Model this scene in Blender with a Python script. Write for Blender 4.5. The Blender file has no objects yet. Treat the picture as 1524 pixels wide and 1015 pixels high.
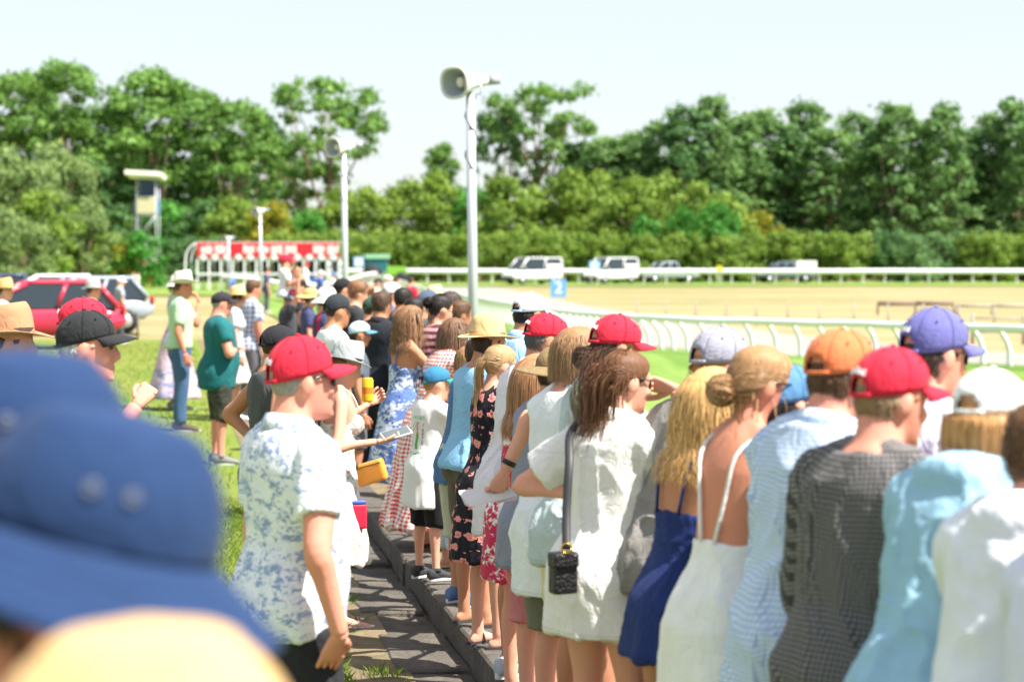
import bpy, math, random
import numpy as np
from mathutils import Vector, Matrix

# ------------------------------------------------------------------ camera, world, sun, exposure
SC = bpy.context.scene
COL = SC.collection
F = 3000.0                       # focal length in pixels of the 1524 px wide photograph
CX, CY = 762.0, 507.5
CAMH = 2.04
HORIZON = 385.5
PITCH = math.atan((CY - HORIZON) / F)

cam_d = bpy.data.cameras.new('camera')
cam = bpy.data.objects.new('camera', cam_d)
COL.objects.link(cam)
cam_d.sensor_width = 36.0
cam_d.lens = F / 1524.0 * 36.0
cam_d.clip_start = 0.05
cam_d.clip_end = 4000
cam.location = (0, 0, CAMH)
cam.rotation_euler = (math.pi / 2 - PITCH, 0, 0)
cam_d.dof.use_dof = True
cam_d.dof.focus_distance = 9.6
cam_d.dof.aperture_fstop = 2.8
SC.camera = cam

SUN_AZ = math.radians(116)        # clockwise from the view direction (+Y)
SUN_EL = math.radians(57)
world = bpy.data.worlds.new('World')
SC.world = world
world.use_nodes = True
wn = world.node_tree.nodes
wl = world.node_tree.links
sky = wn.new('ShaderNodeTexSky')
sky.sky_type = 'NISHITA'
sky.sun_disc = False
sky.sun_elevation = SUN_EL
sky.sun_rotation = SUN_AZ
sky.altitude = 50
sky.air_density = 1.0
sky.dust_density = 1.2
sky.ozone_density = 1.5
wn['Background'].inputs['Strength'].default_value = 0.102
veil = wn.new('ShaderNodeMixRGB')            # thin even high haze over the whole sky
veil.inputs[0].default_value = 0.68
veil.inputs[2].default_value = (3.62, 3.72, 3.86, 1)
wl.new(sky.outputs[0], veil.inputs[1])
wl.new(veil.outputs[0], wn['Background'].inputs['Color'])

sun_d = bpy.data.lights.new('sun', 'SUN')
sun_d.energy = 5.0
sun_d.angle = math.radians(0.53)
sun_d.color = (1.0, 0.95, 0.87)
sun = bpy.data.objects.new('sun', sun_d)
COL.objects.link(sun)
_sd = Vector((math.sin(SUN_AZ) * math.cos(SUN_EL), math.cos(SUN_AZ) * math.cos(SUN_EL), math.sin(SUN_EL)))
sun.rotation_euler = _sd.to_track_quat('Z', 'Y').to_euler()
sun.location = (20, 0, 30)

SC.view_settings.view_transform = 'Standard'
SC.view_settings.look = 'None'
SC.view_settings.exposure = 1.3
SC.view_settings.gamma = 1.0
SC.render.engine = 'CYCLES'
SC.cycles.max_bounces = 6
SC.cycles.diffuse_bounces = 3
SC.cycles.glossy_bounces = 2
SC.cycles.transmission_bounces = 3
SC.cycles.transparent_max_bounces = 6
SC.cycles.use_denoising = True

RS = np.random.RandomState(7)
rnd = random.Random(11)

# ------------------------------------------------------------------ pixel -> world
_fw = Vector((0, math.cos(PITCH), -math.sin(PITCH)))
_up = Vector((0, math.sin(PITCH), math.cos(PITCH)))


def pix(x, y, u):
    """photo pixel at scale u (pixels per metre) -> world point"""
    d = F / u
    return Vector((0, 0, CAMH)) + d * (_fw + Vector((1, 0, 0)) * ((x - CX) / F) - _up * ((y - CY) / F))


# the row the crowd stands in (the kerb): a line on the ground
ROW_P = np.array([-0.083, 9.2])
ROW_D = np.array([-0.172, 1.0]); ROW_D = ROW_D / np.linalg.norm(ROW_D)
ROW_N = np.array([ROW_D[1], -ROW_D[0]])          # to the right of the row
KERB = 0.15


def st(x, y):
    """distance right of the kerb line, distance along it"""
    dx = x - ROW_P[0]; dy = y - ROW_P[1]
    return dx * ROW_N[0] + dy * ROW_N[1], dx * ROW_D[0] + dy * ROW_D[1]


def xy(s, t):
    return ROW_P[0] + s * ROW_N[0] + t * ROW_D[0], ROW_P[1] + s * ROW_N[1] + t * ROW_D[1]


def sm(a, b, v):
    k = np.clip((v - a) / (b - a), 0, 1)
    return k * k * (3 - 2 * k)


def gz(x, y):
    """ground height"""
    s, t = st(x, y)
    h = -0.62 * sm(2.5, 6.5, s) * (1 - sm(105, 150, y)) - 0.12 * (1 - sm(-1.5, -0.6, s)) * 0
    h = h + KERB * sm(0.08, 0.18, s) * (1 - sm(105, 150, y)) * (1 - sm(25, 60, t))
    return h


# ------------------------------------------------------------------ noise
def _hash(ix, iy, iz, seed):
    h = (ix.astype(np.int64) * 374761393 + iy.astype(np.int64) * 668265263 + iz.astype(np.int64) * 2147483647 + seed * 1442695) & 0xffffffff
    h = ((h ^ (h >> 13)) * 1274126177) & 0xffffffff
    h = h ^ (h >> 16)
    return (h & 0xffff) / 65535.0


def vnoise(p, seed=0):
    p = np.asarray(p, float)
    i = np.floor(p).astype(np.int64)
    f = p - i
    f = f * f * f * (f * (f * 6 - 15) + 10)
    r = 0
    for dx in (0, 1):
        for dy in (0, 1):
            for dz in (0, 1):
                w = (f[:, 0] if dx else 1 - f[:, 0]) * (f[:, 1] if dy else 1 - f[:, 1]) * (f[:, 2] if dz else 1 - f[:, 2])
                r = r + w * _hash(i[:, 0] + dx, i[:, 1] + dy, i[:, 2] + dz, seed)
    return r


# ------------------------------------------------------------------ mesh helpers
class MB:
    """collects vertices and faces for one mesh"""
    def __init__(self):
        self.v = []; self.f = []; self.n = 0

    def add(self, v, f):
        v = np.asarray(v, float).reshape(-1, 3)
        self.v.append(v)
        n = self.n
        self.f += [tuple(i + n for i in q) for q in f]
        self.n += len(v)
        return self

    def arr(self):
        return np.concatenate(self.v) if self.v else np.zeros((0, 3))

    def box(self, c, size, rot=None):
        sx, sy, sz = [k / 2 for k in size]
        v = np.array([(x, y, z) for x in (-sx, sx) for y in (-sy, sy) for z in (-sz, sz)], float)
        if rot is not None:
            v = v @ np.array(rot).T
        v = v + np.array(c)
        return self.add(v, [(0, 1, 3, 2), (4, 6, 7, 5), (0, 4, 5, 1), (2, 3, 7, 6), (0, 2, 6, 4), (1, 5, 7, 3)])

    def tube(self, pts, rad, n=8, cap=True):
        return self.add(*tube(pts, rad, n, cap))

    def bar(self, a, b, r, n=6):
        return self.tube([a, b], [r, r], n)

    def ell(self, c, r, n=12, m=8, rot=None):
        return self.add(*ellipsoid(c, r, n, m, rot))


def unit(v):
    v = np.asarray(v, float)
    l = np.linalg.norm(v)
    return v / l if l > 1e-9 else v


def frames(pts, up0=None):
    pts = np.asarray(pts, float)
    T = np.gradient(pts, axis=0)
    T = T / np.maximum(np.linalg.norm(T, axis=1)[:, None], 1e-9)
    a = np.array(up0 if up0 is not None else (0, 1, 0), float)
    if abs(np.dot(a, T[0])) > .95:
        a = np.array((1.0, 0, 0))
    U = []
    for t in T:
        a = a - np.dot(a, t) * t
        if np.linalg.norm(a) < 1e-6:
            a = np.array((1.0, .3, .2)); a = a - np.dot(a, t) * t
        a = a / np.linalg.norm(a)
        U.append(a)
    U = np.array(U)
    return T, U, np.cross(T, U)


def loft(rings, cap=True, closed=True):
    n = len(rings[0]); m = len(rings)
    v = np.concatenate(rings)
    f = []
    for j in range(m - 1):
        for i in range(n if closed else n - 1):
            k = (i + 1) % n
            f.append((j * n + i, j * n + k, (j + 1) * n + k, (j + 1) * n + i))
    if cap:
        f.append(tuple(reversed(range(n))))
        f.append(tuple((m - 1) * n + i for i in range(n)))
    return v, f


def tube(pts, rad, n=8, cap=True, up0=None, flat=1.0):
    pts = np.asarray(pts, float)
    rad = np.broadcast_to(np.asarray(rad, float), (len(pts),))
    T, U, B = frames(pts, up0)
    a = np.arange(n) * 2 * math.pi / n
    rings = [p + r * (np.cos(a)[:, None] * b + flat * np.sin(a)[:, None] * u) for p, r, u, b in zip(pts, rad, U, B)]
    return loft(rings, cap)


def ellipsoid(c, r, n=12, m=8, rot=None):
    rings = []
    for j in range(m + 1):
        ph = -math.pi / 2 + math.pi * (0.03 + 0.94 * j / m)
        a = np.arange(n) * 2 * math.pi / n
        rings.append(np.stack([np.cos(a) * math.cos(ph), np.sin(a) * math.cos(ph), np.full(n, math.sin(ph))], 1))
    v, f = loft(rings, True)
    r = np.broadcast_to(np.asarray(r, float), (3,))
    v = v * r
    if rot is not None:
        v = v @ np.array(rot).T
    return v + np.asarray(c, float), f


def resample(pts, n):
    """smooth curve through points (Catmull-Rom)"""
    p = np.asarray(pts, float)
    if len(p) < 3:
        t = np.linspace(0, 1, n)[:, None]
        return p[0] * (1 - t) + p[-1] * t
    q = np.vstack([2 * p[0] - p[1], p, 2 * p[-1] - p[-2]])
    out = []
    for t in np.linspace(0, len(p) - 1 - 1e-6, n):
        i = int(t); f = t - i
        a, b, c, d = q[i], q[i + 1], q[i + 2], q[i + 3]
        out.append(.5 * ((2 * b) + (c - a) * f + (2 * a - 5 * b + 4 * c - d) * f * f + (3 * b - 3 * c + d - a) * f ** 3))
    return np.array(out)


def new_mesh(name, v, f, smooth=True):
    me = bpy.data.meshes.new(name)
    me.from_pydata(np.asarray(v, float).tolist(), [], f)
    if smooth:
        me.polygons.foreach_set('use_smooth', np.ones(len(me.polygons), bool))
    me.update()
    return me


def link(name, me, mat=None, parent=None):
    o = bpy.data.objects.new(name, me)
    COL.objects.link(o)
    if mat is not None and me is not None:
        me.materials.clear(); me.materials.append(mat)
    if parent is not None:
        o.parent = parent
    return o


def obj(name, mb, mat, parent=None, smooth=True):
    return link(name, new_mesh(name, mb.arr(), mb.f, smooth), mat, parent)


def empty(name, loc=(0, 0, 0), rz=0.0):
    o = bpy.data.objects.new(name, None)
    COL.objects.link(o)
    o.empty_display_size = 0.2
    o.location = loc
    o.rotation_euler = (0, 0, rz)
    return o


def tag(o, label=None, cat=None, group=None, kind=None):
    if label: o['label'] = label
    if cat: o['category'] = cat
    if group: o['group'] = group
    if kind: o['kind'] = kind
    return o


def copy_tree(o, parent=None):
    c = o.copy()
    COL.objects.link(c)
    c.parent = parent
    for ch in list(o.children):
        copy_tree(ch, c)
    return c


def attr(me, name, data, typ='FLOAT'):
    a = me.attributes.new(name, typ, 'POINT')
    data = np.asarray(data, np.float32)
    if typ == 'FLOAT':
        a.data.foreach_set('value', data.ravel())
    else:
        a.data.foreach_set('vector', data.ravel())


# ------------------------------------------------------------------ materials
class NT:
    def __init__(self, name):
        self.m = bpy.data.materials.new(name)
        self.m.use_nodes = True
        self.t = self.m.node_tree
        self.b = self.t.nodes['Principled BSDF']
        self.out = self.t.nodes['Material Output']

    def n(self, typ, **kw):
        nd = self.t.nodes.new('ShaderNode' + typ)
        for k, v in kw.items():
            if k.startswith('_'):
                setattr(nd, k[1:], v)
        return nd

    def l(self, a, b):
        self.t.links.new(a, b)

    def val(self, nd, key, v):
        if hasattr(v, 'links') or isinstance(v, bpy.types.NodeSocket):
            self.l(v, nd.inputs[key])
        else:
            nd.inputs[key].default_value = v

    def math(self, op, a, b=0.0, clamp=False):
        nd = self.n('Math'); nd.operation = op; nd.use_clamp = clamp
        self.val(nd, 0, a); self.val(nd, 1, b)
        return nd.outputs[0]

    def mix(self, fac, a, b):
        nd = self.n('MixRGB')
        self.val(nd, 0, fac)
        for k, c in ((1, a), (2, b)):
            if isinstance(c, bpy.types.NodeSocket):
                self.l(c, nd.inputs[k])
            else:
                nd.inputs[k].default_value = (*c[:3], 1)
        return nd.outputs[0]

    def noise(self, vec, scale, detail=2.0, rough=.5, dist=0.0):
        nd = self.n('TexNoise')
        nd.inputs['Scale'].default_value = scale
        nd.inputs['Detail'].default_value = detail
        nd.inputs['Roughness'].default_value = rough
        nd.inputs['Distortion'].default_value = dist
        if vec is not None:
            self.l(vec, nd.inputs['Vector'])
        return nd.outputs['Fac']

    def ramp(self, fac, stops):
        nd = self.n('ValToRGB')
        e = nd.color_ramp.elements
        while len(e) < len(stops):
            e.new(.5)
        for el, (p, c) in zip(e, stops):
            el.position = p
            el.color = (*c[:3], 1) if not isinstance(c, (int, float)) else (c, c, c, 1)
        self.l(fac, nd.inputs[0])
        return nd.outputs[0]

    def coord(self, which='Object'):
        return self.n('TexCoord').outputs[which]

    def attr(self, name, out='Vector'):
        nd = self.n('Attribute'); nd.attribute_name = name
        return nd.outputs[out]

    def sep(self, vec):
        nd = self.n('SeparateXYZ'); self.l(vec, nd.inputs[0])
        return nd.outputs

    def mapping(self, vec, scale=(1, 1, 1), rot=(0, 0, 0), loc=(0, 0, 0)):
        nd = self.n('Mapping')
        nd.inputs['Scale'].default_value = scale
        nd.inputs['Rotation'].default_value = rot
        nd.inputs['Location'].default_value = loc
        self.l(vec, nd.inputs[0])
        return nd.outputs[0]

    def bump(self, h, strength=.3, dist=.01):
        nd = self.n('Bump')
        nd.inputs['Strength'].default_value = strength
        nd.inputs['Distance'].default_value = dist
        self.l(h, nd.inputs['Height'])
        self.l(nd.outputs[0], self.b.inputs['Normal'])

    def done(self, col, rough=.8, spec=.3, metal=0.0, sheen=0.0):
        if isinstance(col, bpy.types.NodeSocket):
            self.l(col, self.b.inputs['Base Color'])
        else:
            self.b.inputs['Base Color'].default_value = (*col[:3], 1)
        if isinstance(rough, bpy.types.NodeSocket):
            self.l(rough, self.b.inputs['Roughness'])
        else:
            self.b.inputs['Roughness'].default_value = rough
        self.b.inputs['Specular IOR Level'].default_value = spec
        self.b.inputs['Metallic'].default_value = metal
        if sheen:
            self.b.inputs['Sheen Weight'].default_value = sheen
        return self.m


def dk(c, k):
    return tuple(min(1, x * k) for x in c[:3])


_mats = {}


def fabric(col, pattern=None, c2=None, c3=None, s=.02, rough=.85, key=None):
    k = ('fab', tuple(col), pattern, tuple(c2) if c2 else None, tuple(c3) if c3 else None, s, rough)
    if k in _mats:
        return _mats[k]
    m = NT('fabric_' + (pattern or 'plain'))
    p = m.attr('pat')
    o = m.coord()
    nz = m.noise(o, 9, 3)
    base = m.mix(nz, dk(col, .86), dk(col, 1.08))
    sx, sy, sz = m.sep(p)
    weave = m.noise(p, 420, 1)

    def stripe(c, period, width, off=0.0):
        fr = m.math('FRACT', m.math('ADD', m.math('DIVIDE', c, period), off + 50))
        return m.math('LESS_THAN', fr, width)
    h = weave
    if pattern == 'gingham':
        a = stripe(sx, s, .5); b = stripe(sy, s, .5)
        base = m.mix(m.math('MULTIPLY', m.math('ADD', a, b), .5), c2, base)
    elif pattern == 'check':          # tiny checks of thin lines
        a = stripe(sx, s, .3); b = stripe(sy, s, .3)
        base = m.mix(m.math('MULTIPLY', m.math('MAXIMUM', a, b), .75), base, c2)
    elif pattern == 'plaid':
        a = stripe(sx, s, .35); b = stripe(sy, s, .35)
        base = m.mix(m.math('MULTIPLY', m.math('ADD', a, b), .5), base, c2)
        if c3:
            base = m.mix(m.math('MULTIPLY', m.math('MAXIMUM', stripe(sx, s, .08, .5), stripe(sy, s, .08, .5)), .7), base, c3)
    elif pattern == 'stripe':
        base = m.mix(stripe(sx, s, .4), base, c2)
        if c3:
            base = m.mix(m.math('MULTIPLY', stripe(sy, s * 1.8, .16), .8), base, c3)
    elif pattern == 'hstripe':
        base = m.mix(stripe(sy, s, .5), base, c2)
    elif pattern == 'waffle':
        a = stripe(sx, s, .45); b = stripe(sy, s, .45)
        g = m.math('MAXIMUM', a, b)
        base = m.mix(g, base, c2)
        h = g
    elif pattern == 'floral':          # loose leafy blotches
        w = m.noise(p, 1 / s, 4, .62, .8)
        big = m.noise(p, .28 / s, 2, .5)
        t = m.math('ADD', w, m.math('MULTIPLY', m.math('SUBTRACT', big, .5), .7))
        f = m.ramp(t, [(.52, 0.0), (.58, 1.0)])
        base = m.mix(f, base, c2)
        if c3:
            g = m.ramp(m.noise(p, 1.35 / s, 3, .6, .6), [(.60, 0.0), (.64, 1.0)])
            base = m.mix(g, base, c3)
    elif pattern == 'flowers':         # scattered blossoms on a plain ground
        vo = m.n('TexVoronoi'); vo.feature = 'F1'
        vo.inputs['Scale'].default_value = 1 / s
        vo.inputs['Randomness'].default_value = .75
        wv = m.n('VectorMath'); wv.operation = 'ADD'
        nn = m.n('TexNoise'); nn.inputs['Scale'].default_value = 2.6 / s; nn.inputs['Detail'].default_value = 1
        m.l(p, nn.inputs['Vector'])
        sc = m.n('VectorMath'); sc.operation = 'SCALE'; sc.inputs['Scale'].default_value = s * .85
        m.l(nn.outputs['Color'], sc.inputs[0])
        m.l(p, wv.inputs[0]); m.l(sc.outputs[0], wv.inputs[1])
        m.l(wv.outputs[0], vo.inputs['Vector'])
        d = vo.outputs['Distance']
        f = m.math('LESS_THAN', d, .36)
        base = m.mix(f, base, c2)
        f2 = m.math('LESS_THAN', d, .13)
        base = m.mix(f2, base, c3 or col)
    elif pattern == 'heather':
        base = m.mix(m.noise(p, 260, 2), dk(col, .72), dk(col, 1.25))
    elif pattern == 'linen':
        th = m.math('ADD', m.noise(m.mapping(p, (700, 60, 60)), 1, 1), m.noise(m.mapping(p, (60, 700, 60)), 1, 1))
        base = m.mix(m.math('MULTIPLY', th, .5), dk(col, .8), dk(col, 1.12))
        h = th
    # stitched hem
    hemf = m.math('MULTIPLY', m.math('GREATER_THAN', sz, .019), m.math('LESS_THAN', sz, .0235))
    base = m.mix(m.math('MULTIPLY', hemf, .28), base, dk(col, .35))
    if pattern in ('linen', 'check', 'floral', 'plaid', 'stripe'):
        yk = m.math('MULTIPLY', m.math('GREATER_THAN', sy, 1.352), m.math('LESS_THAN', sy, 1.357))
        base = m.mix(m.math('MULTIPLY', yk, .22), base, dk(col, .4))
    # creases: ridged, warped noise under the weave
    cr1 = m.math('ABSOLUTE', m.math('SUBTRACT', m.noise(m.mapping(o, (1, 1, .55), (.25, .3, .1)), 8.5, 2, .5, 1.1), .5))
    cr2 = m.math('ABSOLUTE', m.math('SUBTRACT', m.noise(m.mapping(o, (1, 1, .7), (.5, -.4, .3)), 19, 2, .5, .8), .5))
    crs = m.math('ADD', m.math('MINIMUM', cr1, .075), m.math('MULTIPLY', m.math('MINIMUM', cr2, .05), .7))
    b1 = m.n('Bump'); b1.inputs['Strength'].default_value = .6; b1.inputs['Distance'].default_value = .04
    m.l(crs, b1.inputs['Height'])
    b2 = m.n('Bump'); b2.inputs['Strength'].default_value = .25; b2.inputs['Distance'].default_value = .0015
    m.l(h, b2.inputs['Height']); m.l(b1.outputs[0], b2.inputs['Normal']); m.l(b2.outputs[0], m.b.inputs['Normal'])
    _mats[k] = m.done(base, rough, .2, 0, .05)
    return _mats[k]


def skin(tone):
    k = ('skin', tone)
    if k in _mats: return _mats[k]
    c = {'fair': (.70, .39, .27), 'pink': (.70, .33, .235), 'tan': (.49, .25, .145), 'ruddy': (.60, .27, .175), 'brown': (.33, .17, .10)}[tone]
    m = NT('skin_' + tone)
    o = m.coord()
    n1 = m.noise(o, 14, 3)
    n2 = m.noise(o, 90, 2)
    b = m.mix(n1, dk(c, .88), (min(1, c[0] * 1.1), c[1] * 1.0, c[2] * 1.0))
    n3 = m.noise(o, 5, 2)
    b = m.mix(m.ramp(n3, [(.45, 0.0), (.7, .5)]), b, (min(1, c[0] * 1.02), c[1] * .78, c[2] * .74))
    b = m.mix(m.math('MULTIPLY', n2, .45), b, (c[0] * .85, c[1] * .62, c[2] * .6))
    m.bump(m.noise(o, 110, 4, .7), .35, .003)
    m.b.inputs['Subsurface Weight'].default_value = 0.0
    _mats[k] = m.done(b, .68, .25)
    return _mats[k]


def hair_mat(col):
    k = ('hair', tuple(col))
    if k in _mats: return _mats[k]
    m = NT('hair')
    t = m.attr('tint', 'Fac')
    o = m.coord()
    n1 = m.noise(m.mapping(o, (90, 90, 9)), 1, 3)
    f = m.math('ADD', m.math('MULTIPLY', t, .6), m.math('MULTIPLY', n1, .5))
    b = m.ramp(f, [(.2, dk(col, .45)), (.55, col), (.9, tuple(min(1, x * 1.6 + .03) for x in col))])
    m.bump(n1, .5, .004)
    _mats[k] = m.done(b, .58, .30)
    return _mats[k]


def plain(name, col, rough=.6, spec=.4, metal=0.0, var=.12, scale=6.0, bump=0.0):
    k = ('plain', name, tuple(col), rough, metal)
    if k in _mats: return _mats[k]
    m = NT(name)
    o = m.coord()
    n1 = m.noise(o, scale, 4, .6)
    b = m.mix(n1, dk(col, 1 - var), dk(col, 1 + var))
    if bump:
        m.bump(m.noise(o, scale * 8, 3), bump, .01)
    _mats[k] = m.done(b, rough, spec, metal)
    return _mats[k]


def emboss_white():
    return plain('white_embroidery', (.82, .82, .84), .8, .2)
# ------------------------------------------------------------------ people
ZS = np.array([.78, .86, .93, 1.00, 1.08, 1.17, 1.27, 1.36, 1.425, 1.470, 1.505])
LW = np.array([0, 0, .15, .4, .65, .85, 1, 1, 1, 1, 1])        # share of the lean reached at each station
RXM = np.array([.105, .168, .174, .168, .160, .163, .176, .186, .168, .108, .066])
RYM = np.array([.085, .118, .124, .118, .112, .115, .123, .125, .100, .078, .066])
RXF = np.array([.105, .172, .180, .165, .138, .134, .143, .152, .142, .088, .055])
RYF = np.array([.085, .120, .124, .112, .098, .098, .110, .116, .090, .068, .056])
CYO = np.array([0, -.008, -.012, -.008, .002, .004, .002, -.004, -.014, -.020, -.014])

ARMS = {   # upper-arm and forearm directions for the right side: out, forward, up
    'down': ((.16, .02, -1), (.04, .22, -1)),
    'down2': ((.22, -.08, -1), (.02, .30, -1)),
    'fence': ((.28, .62, -.75), (-.45, .95, -.15)),
    'rest': ((.22, .80, -.55), (-.55, .85, .12)),
    'pocket': ((.20, -.10, -1), (-.01, .42, -1)),
    'hips': ((.72, -.42, -.70), (-.62, .30, -.52)),
    'phone': ((.06, .10, -1), (-.30, 1, .10)),
    'crossed': ((.26, .22, -.92), (-.92, .45, .16)),
    'mouth': ((.22, .62, -.72), (-.42, .22, .95)),
    'behind': ((.30, -.38, -.92), (-.42, .02, -.95)),
    'chest': ((.12, .30, -.95), (-.05, .85, .45)),
    'up': ((.22, .35, .75), (-.18, .05, 1)),
    'pointback': ((.55, .45, .25), (.62, -.75, .28)),
    'can': ((.10, .35, -.95), (-.10, .75, .75)),
}


class Sk:
    pass


def skeleton(P):
    k = Sk()
    f = P.get('sex', 'm') == 'f'
    g = P.get('girth', 1.0) * .93
    belly = P.get('belly', 0.0)
    lean = P.get('lean', 0.0)
    tw = P.get('twist', 0.0)
    rx = (RXF if f else RXM).copy(); ry = (RYF if f else RYM).copy()
    gg = np.interp(ZS, [1.40, 1.47], [g, 1 + (g - 1) * .25])
    rx *= gg; ry *= gg
    cyo = CYO.copy()
    bb = np.exp(-((ZS - 1.05) / .13) ** 2) * belly
    ry += bb * .6; cyo += bb * .6
    k.rx, k.ry, k.cyo, k.f, k.g = rx, ry, cyo, f, g
    hipback = -.20 * math.sin(lean)
    k.lean = lean
    c = [np.array((0, hipback, ZS[0]))]
    ang = lean * LW
    for i in range(1, len(ZS)):
        a = .5 * (ang[i - 1] + ang[i])
        c.append(c[-1] + (ZS[i] - ZS[i - 1]) * np.array((0, math.sin(a), math.cos(a))))
    k.c = np.array(c)
    k.ang = ang
    k.tw = tw * LW

    def frame(z):
        a = np.interp(z, ZS, ang); w = np.interp(z, ZS, k.tw)
        p = np.array([np.interp(z, ZS, k.c[:, j]) for j in range(3)])
        up = np.array((0, math.sin(a), math.cos(a)))
        fw = np.array((0, math.cos(a), -math.sin(a)))
        rt = np.array((1.0, 0, 0))
        fw2 = fw * math.cos(w) + rt * math.sin(w)
        rt2 = rt * math.cos(w) - fw * math.sin(w)
        if z > ZS[-1]: p = p + (z - ZS[-1]) * up
        if z < ZS[0]: p = p + (z - ZS[0]) * np.array((0, 0, 1.0))
        return p, rt2, fw2, up
    k.frame = frame

    def tf(x, y, z):
        p, r, fw, up = frame(z)
        return p + x * r + y * fw
    k.tf = tf

    def ring(z, ex=0.0, ey=None, n=28, p=2.25, cy=None):
        if ey is None: ey = ex
        c_, r, fw, up = frame(z)
        a = np.arange(n) * 2 * math.pi / n
        ca, sa = np.cos(a), np.sin(a)
        X = np.sign(ca) * np.abs(ca) ** (2 / p); Y = np.sign(sa) * np.abs(sa) ** (2 / p)
        zz = max(z, ZS[1])
        RX = np.interp(zz, ZS, rx) + ex; RY = np.interp(zz, ZS, ry) + ey
        yo = np.interp(zz, ZS, cyo) if cy is None else cy
        return c_ + (X * RX)[:, None] * r + (Y * RY + yo)[:, None] * fw
    k.ring = ring
    # arms
    sw = (.150 if f else .178) * (1 + (g - 1) * .5)
    la, lf = .295, .255
    k.arm = {}
    for side, name in ((-1, P.get('armL', 'down')), (1, P.get('armR', 'down'))):
        ua, fa = ARMS[name] if isinstance(name, str) else name
        S = tf(side * sw, -.012, 1.405)
        mir = np.array((side, 1, 1.0))
        e = S + la * unit(np.array(ua) * mir)
        w = e + lf * unit(np.array(fa) * mir)
        k.arm[side] = (S, e, w)
    k.ar = (.80 if f else 1.0) * (1 + (g - 1) * .6) * P.get('armw', 1.0)
    # head
    nb = tf(0, -.018, 1.475)
    na = lean * P.get('neckf', .55) + .22
    nd = np.array((0, math.sin(na), math.cos(na)))
    k.nb = nb; k.nd = nd
    hc = nb + nd * .150 + np.array((0, .012, 0))
    hs = P.get('heads', 1.0) * (.96 if f else 1.0)
    k.hs = hs
    k.hc = hc
    hy = P.get('hyaw', 0.0); hp = P.get('hp', .08 + .35 * lean); hr = P.get('hroll', 0.0)
    M = Matrix.Rotation(-hy, 3, 'Z') @ Matrix.Rotation(-hp, 3, 'X') @ Matrix.Rotation(hr, 3, 'Y')
    k.HM = np.array(M)

    def hd(v):
        v = np.asarray(v, float).reshape(-1, 3) * hs
        return v @ k.HM.T + hc
    k.hd = hd
    # legs
    k.leg = {}
    fy = P.get('feet', ((-.105, 0.0), (.105, 0.02)))
    for side, (fx, fyy) in ((-1, fy[0]), (1, fy[1])):
        H = np.array((side * .088 * (1 + (g - 1) * .5), hipback - .005, .875))
        A = np.array((fx, fyy - .03, .078))
        kn = (H + A) / 2 + np.array((side * .006, .022 + P.get('knee', 0.0), .025))
        k.leg[side] = (H, kn, A)
    k.top = hd([(0, -.01, .119)])[0]
    return k


HEADROWS = [  # z, half width, front, back
    (-.122, .016, .080, -.045), (-.114, .034, .091, -.020), (-.098, .047, .096, .020), (-.075, .057, .095, .055), (-.045, .065, .094, .078),
    (-.012, .071, .092, .092), (.020, .0745, .093, .099), (.050, .075, .091, .100), (.078, .069, .080, .092), (.098, .056, .062, .074), (.112, .036, .038, .048), (.118, .014, .014, .02)]


def head_ring(z, grow=0.0, n=28):
    r = np.array(HEADROWS)
    w = np.interp(z, r[:, 0], r[:, 1]) + grow
    f = np.interp(z, r[:, 0], r[:, 2]) + grow
    b = np.interp(z, r[:, 0], r[:, 3]) + grow
    a = np.arange(n) * 2 * math.pi / n
    return head_pts(a, np.full(n, z), grow)


def head_pts(a, z, grow=0.0):
    """points on the head: a is the azimuth, 0 = front, pi/2 = right"""
    r = np.array(HEADROWS)
    w = np.interp(z, r[:, 0], r[:, 1]) + grow
    f = np.interp(z, r[:, 0], r[:, 2]) + grow
    b = np.interp(z, r[:, 0], r[:, 3]) + grow
    s, c = np.sin(a), np.cos(a)
    Y = np.where(c > 0, f * c, b * c)
    Y = Y * np.where((c > 0), (np.abs(c) + 1e-9) ** (-.12), 1)
    return np.stack([w * np.sign(s) * np.abs(s) ** .9, Y, z], 1)


def limb(pts, rad, n=14, m=16):
    q = resample(pts, m)
    t = np.linspace(0, 1, m)
    r = np.interp(t, np.linspace(0, 1, len(rad)), rad) if not isinstance(rad, tuple) else np.interp(t, rad[0], rad[1])
    return tube(q, r, n)


def arm_path(k, side):
    S, e, w = k.arm[side]
    d1 = unit(e - S); d2 = unit(w - e)
    return [S, S + .33 * (e - S), S + .75 * (e - S), e + .010 * (d1 - d2), e + .3 * (w - e), w]


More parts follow.
